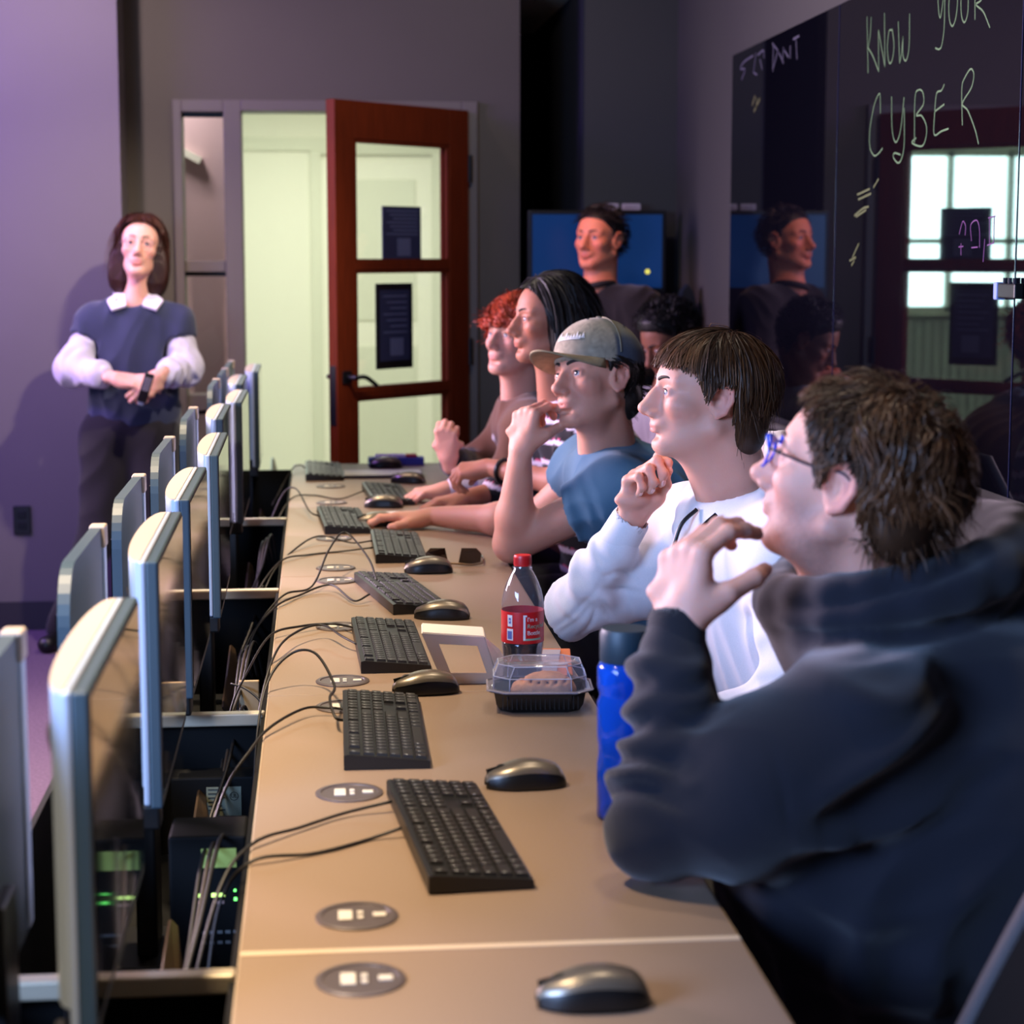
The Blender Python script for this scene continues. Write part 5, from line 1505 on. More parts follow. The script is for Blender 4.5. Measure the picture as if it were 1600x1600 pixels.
# =============================================================== 2. man in the white hoodie
def man_white():
    O = (0.80, 3.68, 0.0)
    p = person('person in white hoodie with straight brown hair, knuckles under chin', O)
    T = HT(yaw=181, pitch=5, roll=-1, sc=(1.05, 1.02, .985))
    T.at((.1245, 0, -.038), (0.589, 3.64, 1.214))
    neckb = V3((0.805, 3.70, 1.035))
    RS = V3((.735, 3.90, .955)); RE = V3((.508, 3.85, .805)); RW = V3((.600, 3.765, .994))
    S = V3((.86, 3.50, .965)); E_ = V3((.84, 3.36, .70)); W = V3((.62, 3.40, .66))
    F = Field((.42, 3.25, .62), (1.02, 4.02, 1.42), .0030)
    op = {'jaw': .98, 'crown': .92, 'nose': .85}
    head_field(F, T, op)
    F.cap(T.pt((-.030, 0, -.05)), neckb, .056, .062, .03)
    F.cap(T.pt((.012, 0, -.085)), neckb + (-.035, 0, -.01), .036, .05, .03)
    F.cap(T.pt((.045, 0, -.088)), neckb + (-.05, -.0, .03), .016, .02, .03)
    F.chain([neckb - (0, 0, .03), RS, RE, RW], [.055, .05, .040, .026], .03)
    F.chain([neckb - (0, 0, .03), S, E_, W], [.055, .05, .040, .026], .03)
    nails = []
    th = [(.020, .020, -.012), (.050, .040, -.026), (.078, .036, -.044), (.098, .022, -.052)]
    # right hand, palm towards the camera and the body, fingers curled under the chin
    hand_field(F, RW, (.12, -.10, .985), (-.62, .77, .10), -1, ((24, 82, 50), (48, 88, 50), (58, 92, 50), (62, 94, 52)), thumb=th, sc=.98, nails=nails, spread=(10, 2, -5, -12))
    hand_field(F, W, (-.95, .1, -.1), (0, -.3, 1), 1, ((20, 24, 14),) * 4, sc=.98, nails=nails)
    skin_mesh(F, p, O, (212, 154, 132), T, op)
    nail_meshes(nails, p, O, M['nail'])
    eyes(T, p, O, (1, .05, .12), (90, 110, 150))
    brows(T, p, O, mat('dark_brown_eyebrow', (46, 30, 22), 0.7), 1.05)
    HL = [(-.14, -.135), (-.080, -.125), (-.050, -.10), (-.036, -.050), (-.030, .020), (-.018, .036), (.002, .036), (.010, .022), (.018, .002), (.026, .014), (.034, .040), (.050, .054), (.070, .062), (.12, .064)]
    H = hairline(HL)
    capm = hair_cap(T, .010, HL, adds=[((-.064, 0, -.040), (.040, .056, .072))])
    K = V3((-.045, -.01, .13))
    mask = lambda q: q[:, 2] > H(q) + .010
    def flow(q):
        d = (q - K) / .1
        fr = sstep(-.02, .05, q[:, 0])[:, None]
        return d * V3((1, .8, 1)) + fr * V3((.35, .30, -.05)) + V3((0, 0, -.45))
    keep = lambda q: (q[:, 2] > H(q) - .012 + .006 * np.sin(q[:, 0] * 420 + q[:, 1] * 260)) & (np.abs(q[:, 0]) < .13)
    mtop = lambda q: mask(q) & (q[:, 2] > .05)
    st = [strands(T, 3400, .125, mask, flow, 41, .0012, .011, 9, 30, lift=.003, jit=.12, grav=.75, keep=keep),
          strands(T, 2200, .115, mtop, flow, 42, .0011, .016, 9, 18, lift=.004, jit=.13, grav=.7, keep=keep)]
    # long locks at the nape
    mb_ = lambda q: (q[:, 0] < -.05) & (q[:, 2] < .05) & (q[:, 2] > -.09)
    st.append(strands(T, 2400, .105, mb_, lambda q: V3((-.12, 0, -1.0)) + 0 * q, 43, .0012, .018, 6, 20, lift=.0, jit=.12))
    hair_mesh('hair', p, O, capm, st, (30, 19, 13), (104, 66, 36), M['hair'])
    # white hoodie
    F = Field((.36, 3.14, .42), (1.10, 4.14, 1.22), .0055)
    torso_shell(F, (.90, 3.69, .56), (.85, 3.69, .83), neckb - (0, 0, .01), S, RS, .195, .135, 192, .018)
    F.chain([RS + (.03, -.02, -.01), RS * .5 + RE * .5 + V3((.01, 0, -.012)), RE], [.082, .074, .060], .05)
    fa = [RE + (RW - RE) * t for t in (0, .3, .6, .86)]
    F.chain(fa, [.058, .054, .045, .036], .02)
    F.chain([S, E_, W + (E_ - W) * .15], [.085, .066, .042], .05)
    ring = []; rr = []
    for k in range(21):
        a = math.pi * (-1.0 + 2.0 * k / 20)
        e = math.cos(a)
        dx, dy = .104 * e, .110 * math.sin(a)
        ring.append(V3((.795 + dx * .906 - dy * .42, 3.695 + dx * .42 + dy * .906, 1.060 + .062 * e - .045 * max(0, -e) ** 2)))
        rr.append(.018 + .022 * max(0, e + .5) / 1.5)
    F.chain(ring, rr, .008, k0=.010)
    F.ell((.90, 3.70, 1.02), (.06, .12, .09), .04)
    F.ell((.780, 3.688, 1.10), (.080, .086, .135), .012, None, (0, -16, 20), 'd')
    folds = [(RE, RW, .066, .006, .052, 2.2, 51, .0, .15), (RS, RE, .09, .005, .075, 2.0, 52, .10, .29), (S, E_, .09, .004, .07, 2.0, 53, .05, .3)]
    wcol = lin(214, 212, 214)
    cloth_mesh(F, 'hoodie', p, O, None, 'jersey', folds, .0065, .17, 61, 2, lambda V: np.tile(wcol, (len(V), 1)), lambda V: .3 + sstep(1.0, .8, V[:, 2]), lambda V, Q: creases(V, normals(V, Q), SLEEVE, -.005, .0055, sstep(3.98, 3.92, V[:, 1]) * sstep(3.62, 3.66, V[:, 1])))
    ax = (RW - RE) / np.linalg.norm(RW - RE); c0 = RE + (RW - RE) * .74
    G = Field(RW - .14, RW + .10, .003)
    G.cap(c0, c0 + ax * .048, .0405, .0385, 0); G.cap(c0 + ax * .034, c0 + ax * .09, .0335, .0335, .002, op='d')
    V, Q = G.mesh(); np_mesh('cuff', V, Q, M['jersey'], p, np.tile(wcol, (len(V), 1)), O)
    # blue tee at the neckline, drawstrings
    G = Field(neckb - .14, neckb + .12, .004)
    G.ell(neckb + (-.02, -.005, -.030), (.076, .084, .060), 0); G.ell(neckb + (-.01, 0, .07), (.064, .066, .085), .006, op='d')
    V, Q = G.mesh(); np_mesh('tee_collar', V, Q, M['jersey'], p, np.tile(lin(60, 110, 190), (len(V), 1)), O)
    for y0, x0 in ((3.578, .722), (3.652, .700)):
        P = [(x0 + .006, y0, 1.025), (x0 - .022, y0 - .004, 1.0), (x0 - .036, y0 - .006, .965), (x0 - .046, y0 - .006, .915), (x0 - .050, y0 - .006, .875)]
        MB().tube([Vector(q) - Vector(O) for q in spline(P, 5)], .0042, 8).build('drawstring', M['black'], p, smooth=True)
    G = MB(); G.tube([Vector((.662, 3.84, .905)) - Vector(O), Vector((.648, 3.835, .90)) - Vector(O)], .014, 16)
    G.build('chest_patch', mat('grey_blue_patch', (120, 132, 176), 0.8), p)
    legs_seated(p, O, (.90, 3.70, .53), .40, colour=(34, 38, 66))
    return p

# =============================================================== 3. man in cap and blue tee
def man_cap():
    O = (0.78, 4.85, 0.0)
    p = person('person in faded cap and blue tee, chin on fist, hand on mouse', O)
    T = HT(yaw=213, pitch=8, roll=9, sc=(1.06, 1.04, 1.04))
    T.at((.1245, 0, -.037), (0.553, 4.67, 1.182))
    neckb = V3((0.72, 4.85, 1.015))
    S = V3((.70, 4.68, .93)); E_ = V3((.462, 4.77, .800)); W = V3((.480, 4.705, 1.035))
    RS = V3((.70, 5.06, .95)); RE = V3((.56, 5.18, .80)); RW = V3((.305, 5.42, .785))
    F = Field((.10, 4.50, .74), (.98, 5.60, 1.40), .0033)
    op = {'stubble': .25, 'jaw': 1.04}
    head_field(F, T, op)
    F.cap(T.pt((-.030, 0, -.05)), neckb, .058, .064, .03)
    F.cap(T.pt((.01, 0, -.085)), neckb + (-.03, 0, -.02), .036, .05, .03)
    F.chain([neckb - (0, 0, .03), S, E_ + (.006, 0, 0)], [.055, .054, .044], .03)
    F.chain([E_, E_ * .7 + W * .3 + V3((.004, 0, 0)), W], [.043, .046, .026], .02)
    F.chain([neckb - (0, 0, .03), RS, RE, RE * .7 + RW * .3, RW], [.055, .054, .042, .043, .026], .03)
    nails = []
    th = [(.020, .022, -.010), (.048, .046, -.028), (.066, .052, -.058), (.074, .044, -.084)]
    hand_field(F, W, (.16, .02, .98), (-.72, -.62, .12), 1, ((62, 30, 16), (66, 48, 26), (70, 60, 32), (74, 64, 36)), thumb=th, sc=1.04, nails=nails)
    hand_field(F, RW, (-.95, .30, -.02), (.05, 0, 1), -1, ((4, 26, 20), (4, 26, 20), (8, 28, 22), (12, 30, 24)), sc=1.02, nails=nails, splay=3, thumb=[(.018, .022, -.008), (.050, .046, -.014), (.080, .052, -.020), (.102, .044, -.024)])
    skin_mesh(F, p, O, (208, 150, 126), T, op)
    nail_meshes(nails, p, O, M['nail'])
    eyes(T, p, O, (1, .12, .12), (70, 84, 96))
    brows(T, p, O, mat('dark_eyebrow', (30, 22, 18), 0.7), 1.2)
    H = hairline(HL_SHORT)
    capm = hair_cap(T, .009, HL_SHORT, adds=[((-.070, 0, -.04), (.042, .060, .055))])
    mask = lambda q: (q[:, 2] > H(q) + .006) & (q[:, 2] < .05)
    st = [strands(T, 1600, .05, mask, lambda q: V3((-.4, 0, -1.0)) + 0 * q, 71, .0012, .012, 5, 25, curl=.3, lift=.006, keep=lambda q: q[:, 2] > H(q) - .012)]
    hair_mesh('hair', p, O, capm, st, (18, 14, 12), (44, 32, 24), M['hair'])
    # cap: crown, panels, brim
    c = bpy.data.objects.new('baseball_cap', None); COL.objects.link(c); c.parent = p
    F = Field(T.o - .24, T.o + .26, .004)
    F.ell((-.012, 0, .052), (.112, .092, .093), 0, T)
    F.box((0, 0, -.10), (.25, .25, .129), .006, T, .004, 'd')
    F.ell((-.012, 0, .046), (.106, .086, .088), .004, T, None, 'd')
    V, Q = F.mesh(); V = relax(V, Q, 2, .5)
    q = T.inv(V)
    col = np.tile(lin(150, 140, 120), (len(V), 1))
    nz = .6 * wave_noise(V, .040, 77, 8, 1.0) + .7 * wave_noise(V, .016, 78, 8, 1.0)
    col *= (1 + .42 * nz)[:, None]
    fr = sstep(-.005, .005, q[:, 0] - .012)                 # front panels pale, rear panels slate blue
    rear = lin(62, 70, 84) * (1 + .15 * nz)[:, None]
    topb = sstep(.085, .11, q[:, 2])[:, None]
    rear = rear * (1 - topb) + lin(120, 116, 96) * topb
    col = col * fr[:, None] + rear * (1 - fr)[:, None]
    np_mesh('crown', V, Q, M['jersey'], c, col, O)
    # brim: curved plate, thick edge
    def brim(off):
        def f(i, j):
            a = (j - .5) * math.pi * 0.98
            u = i
            xx = .078 + (.030 + .075 * math.cos(a) ** .7) * u * 1.0
            yy = math.sin(a) * (.080 + .004 * u)
            zz = .042 + .004 * u * math.cos(a) - .026 * (yy / .08) ** 2 * (.30 + .70 * u) + off
            xb = -.012 + .108 * math.sqrt(max(0, 1 - (yy / .0905) ** 2))
            xx = xb + (.082 * max(0.0, math.cos(a)) ** .6) * u
            return Vector(T.pt((xx, yy, zz))) - Vector(O)
        return f
    g = MB().grid(brim(.003), 10, 25); n0 = len(g.bm.verts)
    g.grid(brim(-.001), 10, 25)
    bmesh.ops.remove_doubles(g.bm, verts=g.bm.verts, dist=1e-5)
    bridge = [e for e in g.bm.edges if e.is_boundary]
    try: bmesh.ops.bridge_loops(g.bm, edges=bridge)
    except Exception: pass
    g.build('brim', mat('khaki_brim', (142, 126, 96), 0.9, noise=.25, nscale=40), c, smooth=True)
    MB().tube([Vector(T.pt((-.012, 0, .145))) - Vector(O), Vector(T.pt((-.012, 0, .149))) - Vector(O)], .007, 12).build('button', mat('cap_button', (120, 112, 96), .9), c, smooth=True)
    def capsurf(th_, ph_):   # angle from front, elevation
        return Vector(T.pt((-.012 + .1135 * math.cos(ph_) * math.cos(th_), .0935 * math.cos(ph_) * math.sin(th_), .052 + .0945 * math.sin(ph_)))) - Vector(O)
    g = MB()
    wht = mat('white_embroidery', (226, 220, 212), .8)
    for k, (t0, t1, hh) in enumerate(((-.42, -.38, .10), (-.33, -.29, .05), (-.25, -.21, .05), (-.17, -.13, .09), (-.09, -.05, .05), (-.01, .03, .05), (.07, .11, .06), (.15, .19, .10), (.23, .27, .05), (.31, .35, .09))):
        g2 = [capsurf(t0 + .25, .33 + .0), capsurf((t0 + t1) / 2 + .25, .33 + hh * 1.7), capsurf(t1 + .25, .33)]
        g.tube(g2, .0030, 6)
    g.tube([capsurf(-.2 + .08 * k, .315) for k in range(10)], .0016, 6)
    g.build('embroidered_lettering', wht, c, smooth=True)
    for th_ in (math.pi / 2 - .12, -math.pi / 2 + .12):
        MB().tube([capsurf(th_ * (1 - .0 * k), .02 + k * .155) for k in range(10)], .0016, 6).build('panel_seam', mat('cap_seam', (136, 128, 108), .9), c, smooth=True)
    for th_, ph_ in ((.45, 1.05), (1.9, .85)):
        a = capsurf(th_, ph_); b = a + (a - (Vector(T.o) - Vector(O))).normalized() * .002
        MB().tube([a, b], .0032, 10).build('eyelet', M['black'], c)
    # blue tee
    F = Field((.44, 4.42, .42), (1.10, 5.36, 1.12), .006)
    torso_shell(F, (.88, 4.88, .56), (.82, 4.87, .82), neckb - (0, 0, .03), S + (.02, 0, -.01), RS, .19, .13, 190, .012)
    F.cap(neckb - (0, 0, .045), S, .062, .07, .05); F.cap(neckb - (0, 0, .045), RS, .062, .07, .05)
    F.chain([S + (.02, .01, -.01), S * .45 + E_ * .55], [.080, .070], .05); F.chain([RS, RS * .5 + RE * .5], [.078, .068], .05)
    for a, b in ((S, E_), (RS, RE)):
        d = (b - a) / np.linalg.norm(b - a); q0 = a * .42 + b * .58
        F.cap(q0 + d * .02, q0 + d * .12, .100, .110, .004, op='d')
    F.ell(neckb + (-.015, 0, .060), (.074, .078, .080), .008, op='d')
    def tcol(V):
        c_ = np.tile(lin(68, 104, 128), (len(V), 1)); return c_
    cloth_mesh(F, 'tee_shirt', p, O, None, 'jersey', [(S, E_, .1, .004, .045, 1.5, 81, .02, .18)], .006, .15, 82, 2, tcol)
    G = MB().tube([Vector(neckb + V3((-.012 + .078 * math.cos(a), .083 * math.sin(a), -.018 + .030 * math.cos(a)))) - Vector(O) for a in [2 * math.pi * k / 32 for k in range(33)]], .006, 8, cap=False)
    G.build('neckband', mat('bright_blue_rib', (40, 104, 178), .85), p, smooth=True)
    legs_seated(p, O, (.88, 4.88, .53), .42, colour=(40, 44, 56))
    return p

# =============================================================== 4. woman in the striped jersey
def stripes(V, axis, wl, seed=0):
    t = (V @ V3(axis)) / wl
    f = t - np.floor(t)
    col = np.tile(lin(18, 16, 22), (len(V), 1))
    col[(f > .08) & (f < .34)] = lin(214, 200, 216)
    col[(f > .36) & (f < .40)] = lin(190, 70, 110)
    return col

def girl_striped():
    O = (0.76, 5.58, 0.0)
    p = person('person with long straight black hair in a striped jersey, seated', O)
    T = HT(yaw=192, pitch=2, roll=0, sc=(1.02, .98, 1.0))
    T.at((.1245, 0, -.037), (0.522, 5.52, 1.285))
    neckb = V3((0.69, 5.58, 1.085))
    S = V3((.74, 5.40, 1.00)); E_ = V3((.655, 5.40, .875)); W = V3((.478, 5.60, .900))
    S = V3((.76, 5.42, 1.02))
    RS = V3((.74, 5.76, 1.0)); RE = V3((.62, 5.84, .82)); RW = V3((.42, 5.78, .79))
    F = Field((.28, 5.28, .74), (.98, 5.96, 1.48), .0036)
    op = {'jaw': .92, 'nose': .9}
    head_field(F, T, op)
    F.cap(T.pt((-.030, 0, -.05)), neckb, .048, .052, .03)
    F.cap(T.pt((.01, 0, -.085)), neckb + (-.03, 0, -.02), .030, .04, .03)
    F.chain([neckb - (0, 0, .03), S, E_, W], [.05, .046, .038, .024], .03)
    F.chain([neckb - (0, 0, .03), RS, RE, RW], [.05, .046, .038, .024], .03)
    hand_field(F, W, (-.90, .40, -.14), (.0, -.45, .9), 1, ((30, 40, 24), (40, 50, 26), (48, 56, 30), (52, 58, 30)), sc=.92, thumb=[(.018, .020, -.010), (.046, .034, -.028), (.066, .030, -.050), (.080, .020, -.062)])
    hand_field(F, RW, (-.95, -.2, -.1), (0, 0, 1), -1, ((20, 20, 12),) * 4, sc=.92)
    skin_mesh(F, p, O, (176, 116, 92), T, op)
    eyes(T, p, O, (1, .1, .05), (40, 28, 24)); brows(T, p, O, mat('black_eyebrow', (20, 15, 14), .7), 1.0)
    HL = [(-.14, -.22), (-.04, -.21), (-.010, -.16), (.008, -.10), (.020, -.05), (.030, .0), (.040, .035), (.052, .060), (.070, .085), (.12, .11)]
    H = hairline(HL)
    capm = hair_cap(T, .012, HL, adds=[((-.055, 0, -.085), (.062, .084, .125)), ((-.012, .058, -.05), (.036, .030, .09)), ((-.012, -.058, -.05), (.036, .030, .09))])
    K = V3((.03, 0.0, .13))
    mask = lambda q: q[:, 2] > np.maximum(H(q) + .006, -.03)
    flow = lambda q: (q - K) / .1 * V3((.8, 1, .6)) + V3((-.55, 0, -.5))
    keep = lambda q: q[:, 2] > H(q) - .008
    st = [strands(T, 3000, .28, mask, flow, 91, .0016, .015, 10, 26, lift=.002, jit=.06, grav=.9, keep=keep)]
    hair_mesh('hair', p, O, capm, st, (9, 8, 11), (30, 25, 26), M['hair'])
    F = Field((.44, 5.20, .42), (1.08, 6.0, 1.16), .0065)
    torso_shell(F, (.86, 5.60, .56), (.79, 5.59, .84), neckb - (0, 0, .03), S, RS, .175, .125, 184, .014)
    F.chain([S, S * .4 + E_ * .6], [.078, .068], .05); F.chain([RS, RE, RW + (RE - RW) * .5], [.078, .06, .045], .05)
    d = (E_ - S) / np.linalg.norm(E_ - S); q0 = S * .25 + E_ * .75
    F.cap(q0 + d * .025, q0 + d * .12, .085, .095, .004, op='d')
    F.ell(neckb + (-.015, 0, .05), (.066, .070, .08), .008, op='d')
    def sc_(V):
        c1 = stripes(V, (.25, 0, 1), .062)
        c2 = stripes(V, d, .050)
        arm = np.linalg.norm(np.cross(V - S, d), axis=1) < .078
        arm &= ((V - S) @ d > .045)
        return stripes(V + .006 * wave_noise(V, .2, 9)[:, None], (.35, .10, 1), .058)
    cloth_mesh(F, 'striped_jersey', p, O, None, 'jersey', (), .005, .15, 92, 2, sc_)
    G = MB()
    ww = E_ * .22 + W * .78
    ax = (W - E_) / np.linalg.norm(W - E_); e1 = np.cross(ax, (0, 0, 1)); e1 /= np.linalg.norm(e1); e2 = np.cross(ax, e1)
    G.tube([Vector(ww + (e1 * math.cos(a) + e2 * math.sin(a)) * .030) - Vector(O) for a in [2 * math.pi * k / 24 for k in range(25)]], .007, 8, cap=False)
    G.build('dark_bracelet', M['black'], p, smooth=True)
    legs_seated(p, O, (.86, 5.60, .53), .44, sep=.10, colour=(30, 30, 40))
    return p

# =============================================================== 5. curly red-haired person
def red_hair():
    O = (0.72, 6.18, 0.0)
    p = person('person with curly red hair and a brown jacket, fist raised over the desk', O)
    T = HT(yaw=220, pitch=10, roll=0, sc=(1.0, 1.0, 1.0))
    T.at((.1245, 0, -.037), (0.520, 6.12, 1.222))
    neckb = V3((0.645, 6.24, 1.03))
    S = V3((.655, 6.08, .955)); E_ = V3((.58, 6.06, .80)); W = V3((.385, 6.00, .792))
    RS = V3((.66, 6.42, .95)); RE = V3((.50, 6.42, .80)); RW = V3((.400, 6.14, .872))
    F = Field((.24, 5.88, .74), (.90, 6.58, 1.42), .0038)
    op = {'jaw': .98, 'nose': .95}
    head_field(F, T, op)
    F.cap(T.pt((-.030, 0, -.05)), neckb, .050, .054, .03); F.cap(T.pt((.01, 0, -.085)), neckb + (-.03, 0, -.02), .032, .04, .03)
    F.chain([neckb - (0, 0, .03), S, E_, W], [.05, .046, .038, .024], .03)
    F.chain([neckb - (0, 0, .03), RS, RE, RW], [.05, .046, .038, .025], .03)
    hand_field(F, RW, (-.10, -.05, .99), (-.30, -.95, .1), -1, ((66, 88, 40),) * 4, sc=.95, thumb=[(.018, .02, -.012), (.05, .036, -.026), (.07, .020, -.045), (.072, .0, -.05)])
    hand_field(F, W, (-.98, -.1, -.12), (0, -.1, 1), 1, ((26, 40, 20),) * 4, sc=.95)
    skin_mesh(F, p, O, (214, 156, 136), T, op)
    eyes(T, p, O, (1, 0, .15), (60, 60, 90)); brows(T, p, O, mat('auburn_eyebrow', (90, 44, 26), .7), 1.0)
    HL = [(-.14, -.10), (-.06, -.09), (-.03, -.05), (-.01, -.03), (.015, -.02), (.03, .02), (.05, .036), (.08, .042), (.12, .045)]
    H = hairline(HL)
    capm = hair_cap(T, .018, HL)
    mask = lambda q: q[:, 2] > H(q) + .004
    K = V3((-.02, 0, .13)); flow = lambda q: (q - K) / .1 + V3((.35, 0, -.3))
    st = [strands(T, 2800, .085, mask, flow, 101, .0022, .022, 9, 24, curl=.95, curl_n=1.8, lift=.02, grav=.4, keep=lambda q: (q[:, 2] > H(q) - .026))]
    hair_mesh('hair', p, O, capm, st, (104, 30, 16), (206, 78, 44), M['hair'])
    F = Field((.36, 5.80, .42), (1.02, 6.66, 1.14), .007)
    torso_shell(F, (.84, 6.24, .56), (.76, 6.24, .82), neckb - (0, 0, .02), S, RS, .18, .125, 195, .02)
    F.chain([S, E_, W + (E_ - W) * .2], [.085, .064, .046], .04); F.chain([RS, RE, RW + (RE - RW) * .2], [.085, .064, .044], .04)
    F.ell(neckb + (-.02, -.01, .05), (.060, .062, .09), .008, op='d')
    def jc(V):
        c_ = np.tile(lin(96, 62, 44), (len(V), 1))
        arm = np.linalg.norm(np.cross(V - E_, (W - E_) / np.linalg.norm(W - E_)), axis=1) < .075
        arm &= (V[:, 0] < E_[0] + .05) & (V[:, 1] < 6.12)
        pl = np.tile(lin(214, 196, 204), (len(V), 1))
        pl[(np.sin(V[:, 0] * 110) > .8)] = lin(150, 130, 176)
        c_ = np.where(arm[:, None], pl, c_)
        arm2 = np.linalg.norm(np.cross(V - RE, (RW - RE) / np.linalg.norm(RW - RE)), axis=1) < .07
        arm2 &= V[:, 0] < .50
        c_ = np.where((arm2 & (V[:, 1] < 6.5))[:, None], lin(30, 26, 30), c_)
        return c_
    cloth_mesh(F, 'brown_jacket', p, O, None, 'fleece', [(E_, W, .07, .005, .05, 1.5, 103, .0, .18)], .006, .14, 102, 2, jc)
    G = Field(neckb - .16, neckb + .14, .005)
    for k in range(13):
        a = math.pi * 2 * k / 12
        b = math.pi * 2 * (k + 1) / 12
        f = lambda a: neckb + V3((.075 * math.cos(a), .085 * math.sin(a), -.015 + .03 * math.cos(a)))
        G.cap(f(a), f(b), .020 + .008 * math.cos(a), .020 + .008 * math.cos(b), .006)
    G.cap(neckb + (-.06, -.05, -.02), neckb + (-.085, -.03, -.10), .022, .018, .02)
    V, Q = G.mesh(); np_mesh('grey_hood', V, Q, M['fleece'], p, np.tile(lin(196, 184, 188), (len(V), 1)), O)
    legs_seated(p, O, (.84, 6.24, .53), .44, sep=.10, colour=(26, 24, 28))
    return p

# =============================================================== 6. dark-haired person seated behind
def seated_behind():
    O = (1.22, 6.98, 0.0)
    p = person('person with short black hair looking down, seated behind by the wall', O)
    T = HT(yaw=205, pitch=-28, roll=0)
    T.at((.085, 0, .035), (1.15, 6.90, 1.190))
    neckb = V3((1.235, 6.98, 1.00))
    S = V3((1.25, 6.80, .93)); RS = V3((1.18, 7.15, .93)); E_ = V3((1.15, 6.72, .68)); W = V3((.96, 6.82, .66)); RE = V3((1.05, 7.18, .70)); RW = V3((.94, 7.02, .66))
    F = Field((.82, 6.55, .58), (1.46, 7.32, 1.36), .0045)
    op = {'jaw': 1.0}
    head_field(F, T, op)
    F.cap(T.pt((-.04, 0, -.05)), neckb, .055, .06, .03)
    F.chain([neckb - (0, 0, .03), S, E_, W], [.05, .05, .04, .026], .03); F.chain([neckb - (0, 0, .03), RS, RE, RW], [.05, .05, .04, .026], .03)
    hand_field(F, W, (-.9, .3, -.1), (0, 0, 1), 1, ((20, 30, 20),) * 4); hand_field(F, RW, (-.9, -.3, -.1), (0, 0, 1), -1, ((20, 30, 20),) * 4)
    skin_mesh(F, p, O, (128, 80, 60), T, op)
    eyes(T, p, O, (1, 0, -.2), (30, 22, 20)); brows(T, p, O, mat('black_eyebrow_2', (16, 12, 12), .7), 1.1)
    capm = hair_cap(T, .022, HL_SHORT)
    mask = lambda q: ((q[:, 0] < .062) & (q[:, 2] > .06)) | ((q[:, 0] < -.0) & (q[:, 2] > -.02)) | ((q[:, 0] < -.035) & (q[:, 2] > -.07))
    st = [strands(T, 1500, .035, mask, lambda q: (q - V3((-.016, 0, .034))) * 12 + V3((0, 0, -.1)), 111, .0018, .022, 6, 14, curl=1.3, curl_n=1.6, lift=.2)]
    hair_mesh('hair', p, O, capm, st, (9, 8, 8), (30, 24, 22), M['hair'])
    F = Field((.86, 6.50, .40), (1.48, 7.40, 1.12), .008)
    torso_shell(F, (1.27, 6.98, .56), (1.25, 6.98, .80), neckb - (0, 0, .02), S, RS, .18, .12, 190, .012)
    F.chain([S, E_, W + (E_ - W) * .2], [.08, .06, .045], .04); F.chain([RS, RE, RW + (RE - RW) * .2], [.08, .06, .045], .04)
    F.ell(neckb + (-.02, 0, .06), (.06, .066, .09), .008, op='d')
    cloth_mesh(F, 'sweater', p, O, (150, 142, 146), 'fleece', (), .005, .15, 112)
    legs_seated(p, O, (1.27, 6.98, .53), .90, sep=.10, colour=(26, 26, 32))
    return p

# =============================================================== standing people
def legs_standing(parent, O, hip, knees, feet, colour, r=(.115, .075, .055), h=.008, toe=(0, -1)):
    hip = V3(hip)
    pts = np.array([hip] + list(knees) + list(feet))
    F = Field(pts.min(axis=0) - (.2, .2, .04), pts.max(axis=0) + (.2, .2, .2), h)
    F.ell(hip, (.175, .125, .13), 0)
    for k, f, sg in zip(knees, feet, (-1, 1)):
        F.chain([hip + V3((sg * .08, 0, -.02)), k, V3(f) + (0, 0, .07)], r, .03)
    cloth_mesh(F, 'trousers', parent, O, colour, 'jersey', fold_amp=.005, fold_wl=.2)
    t = V3((toe[0], toe[1], 0))
    for f in feet:
        f = V3(f)
        G = Field(f - .2, f + .2, .006)
        G.cap(f + (0, 0, .035) - t * .03, f + (0, 0, .03) + t * .13, .040, .034, 0); G.cap(f + (0, 0, .03), f + (0, 0, .09), .038, .036, .02)
        G.box(f + (0, 0, -.1), (.3, .3, .1), .003, None, .002, 'd')
        V, Q = G.mesh(); np_mesh('shoe', V, Q, M['black'], parent, None, O)

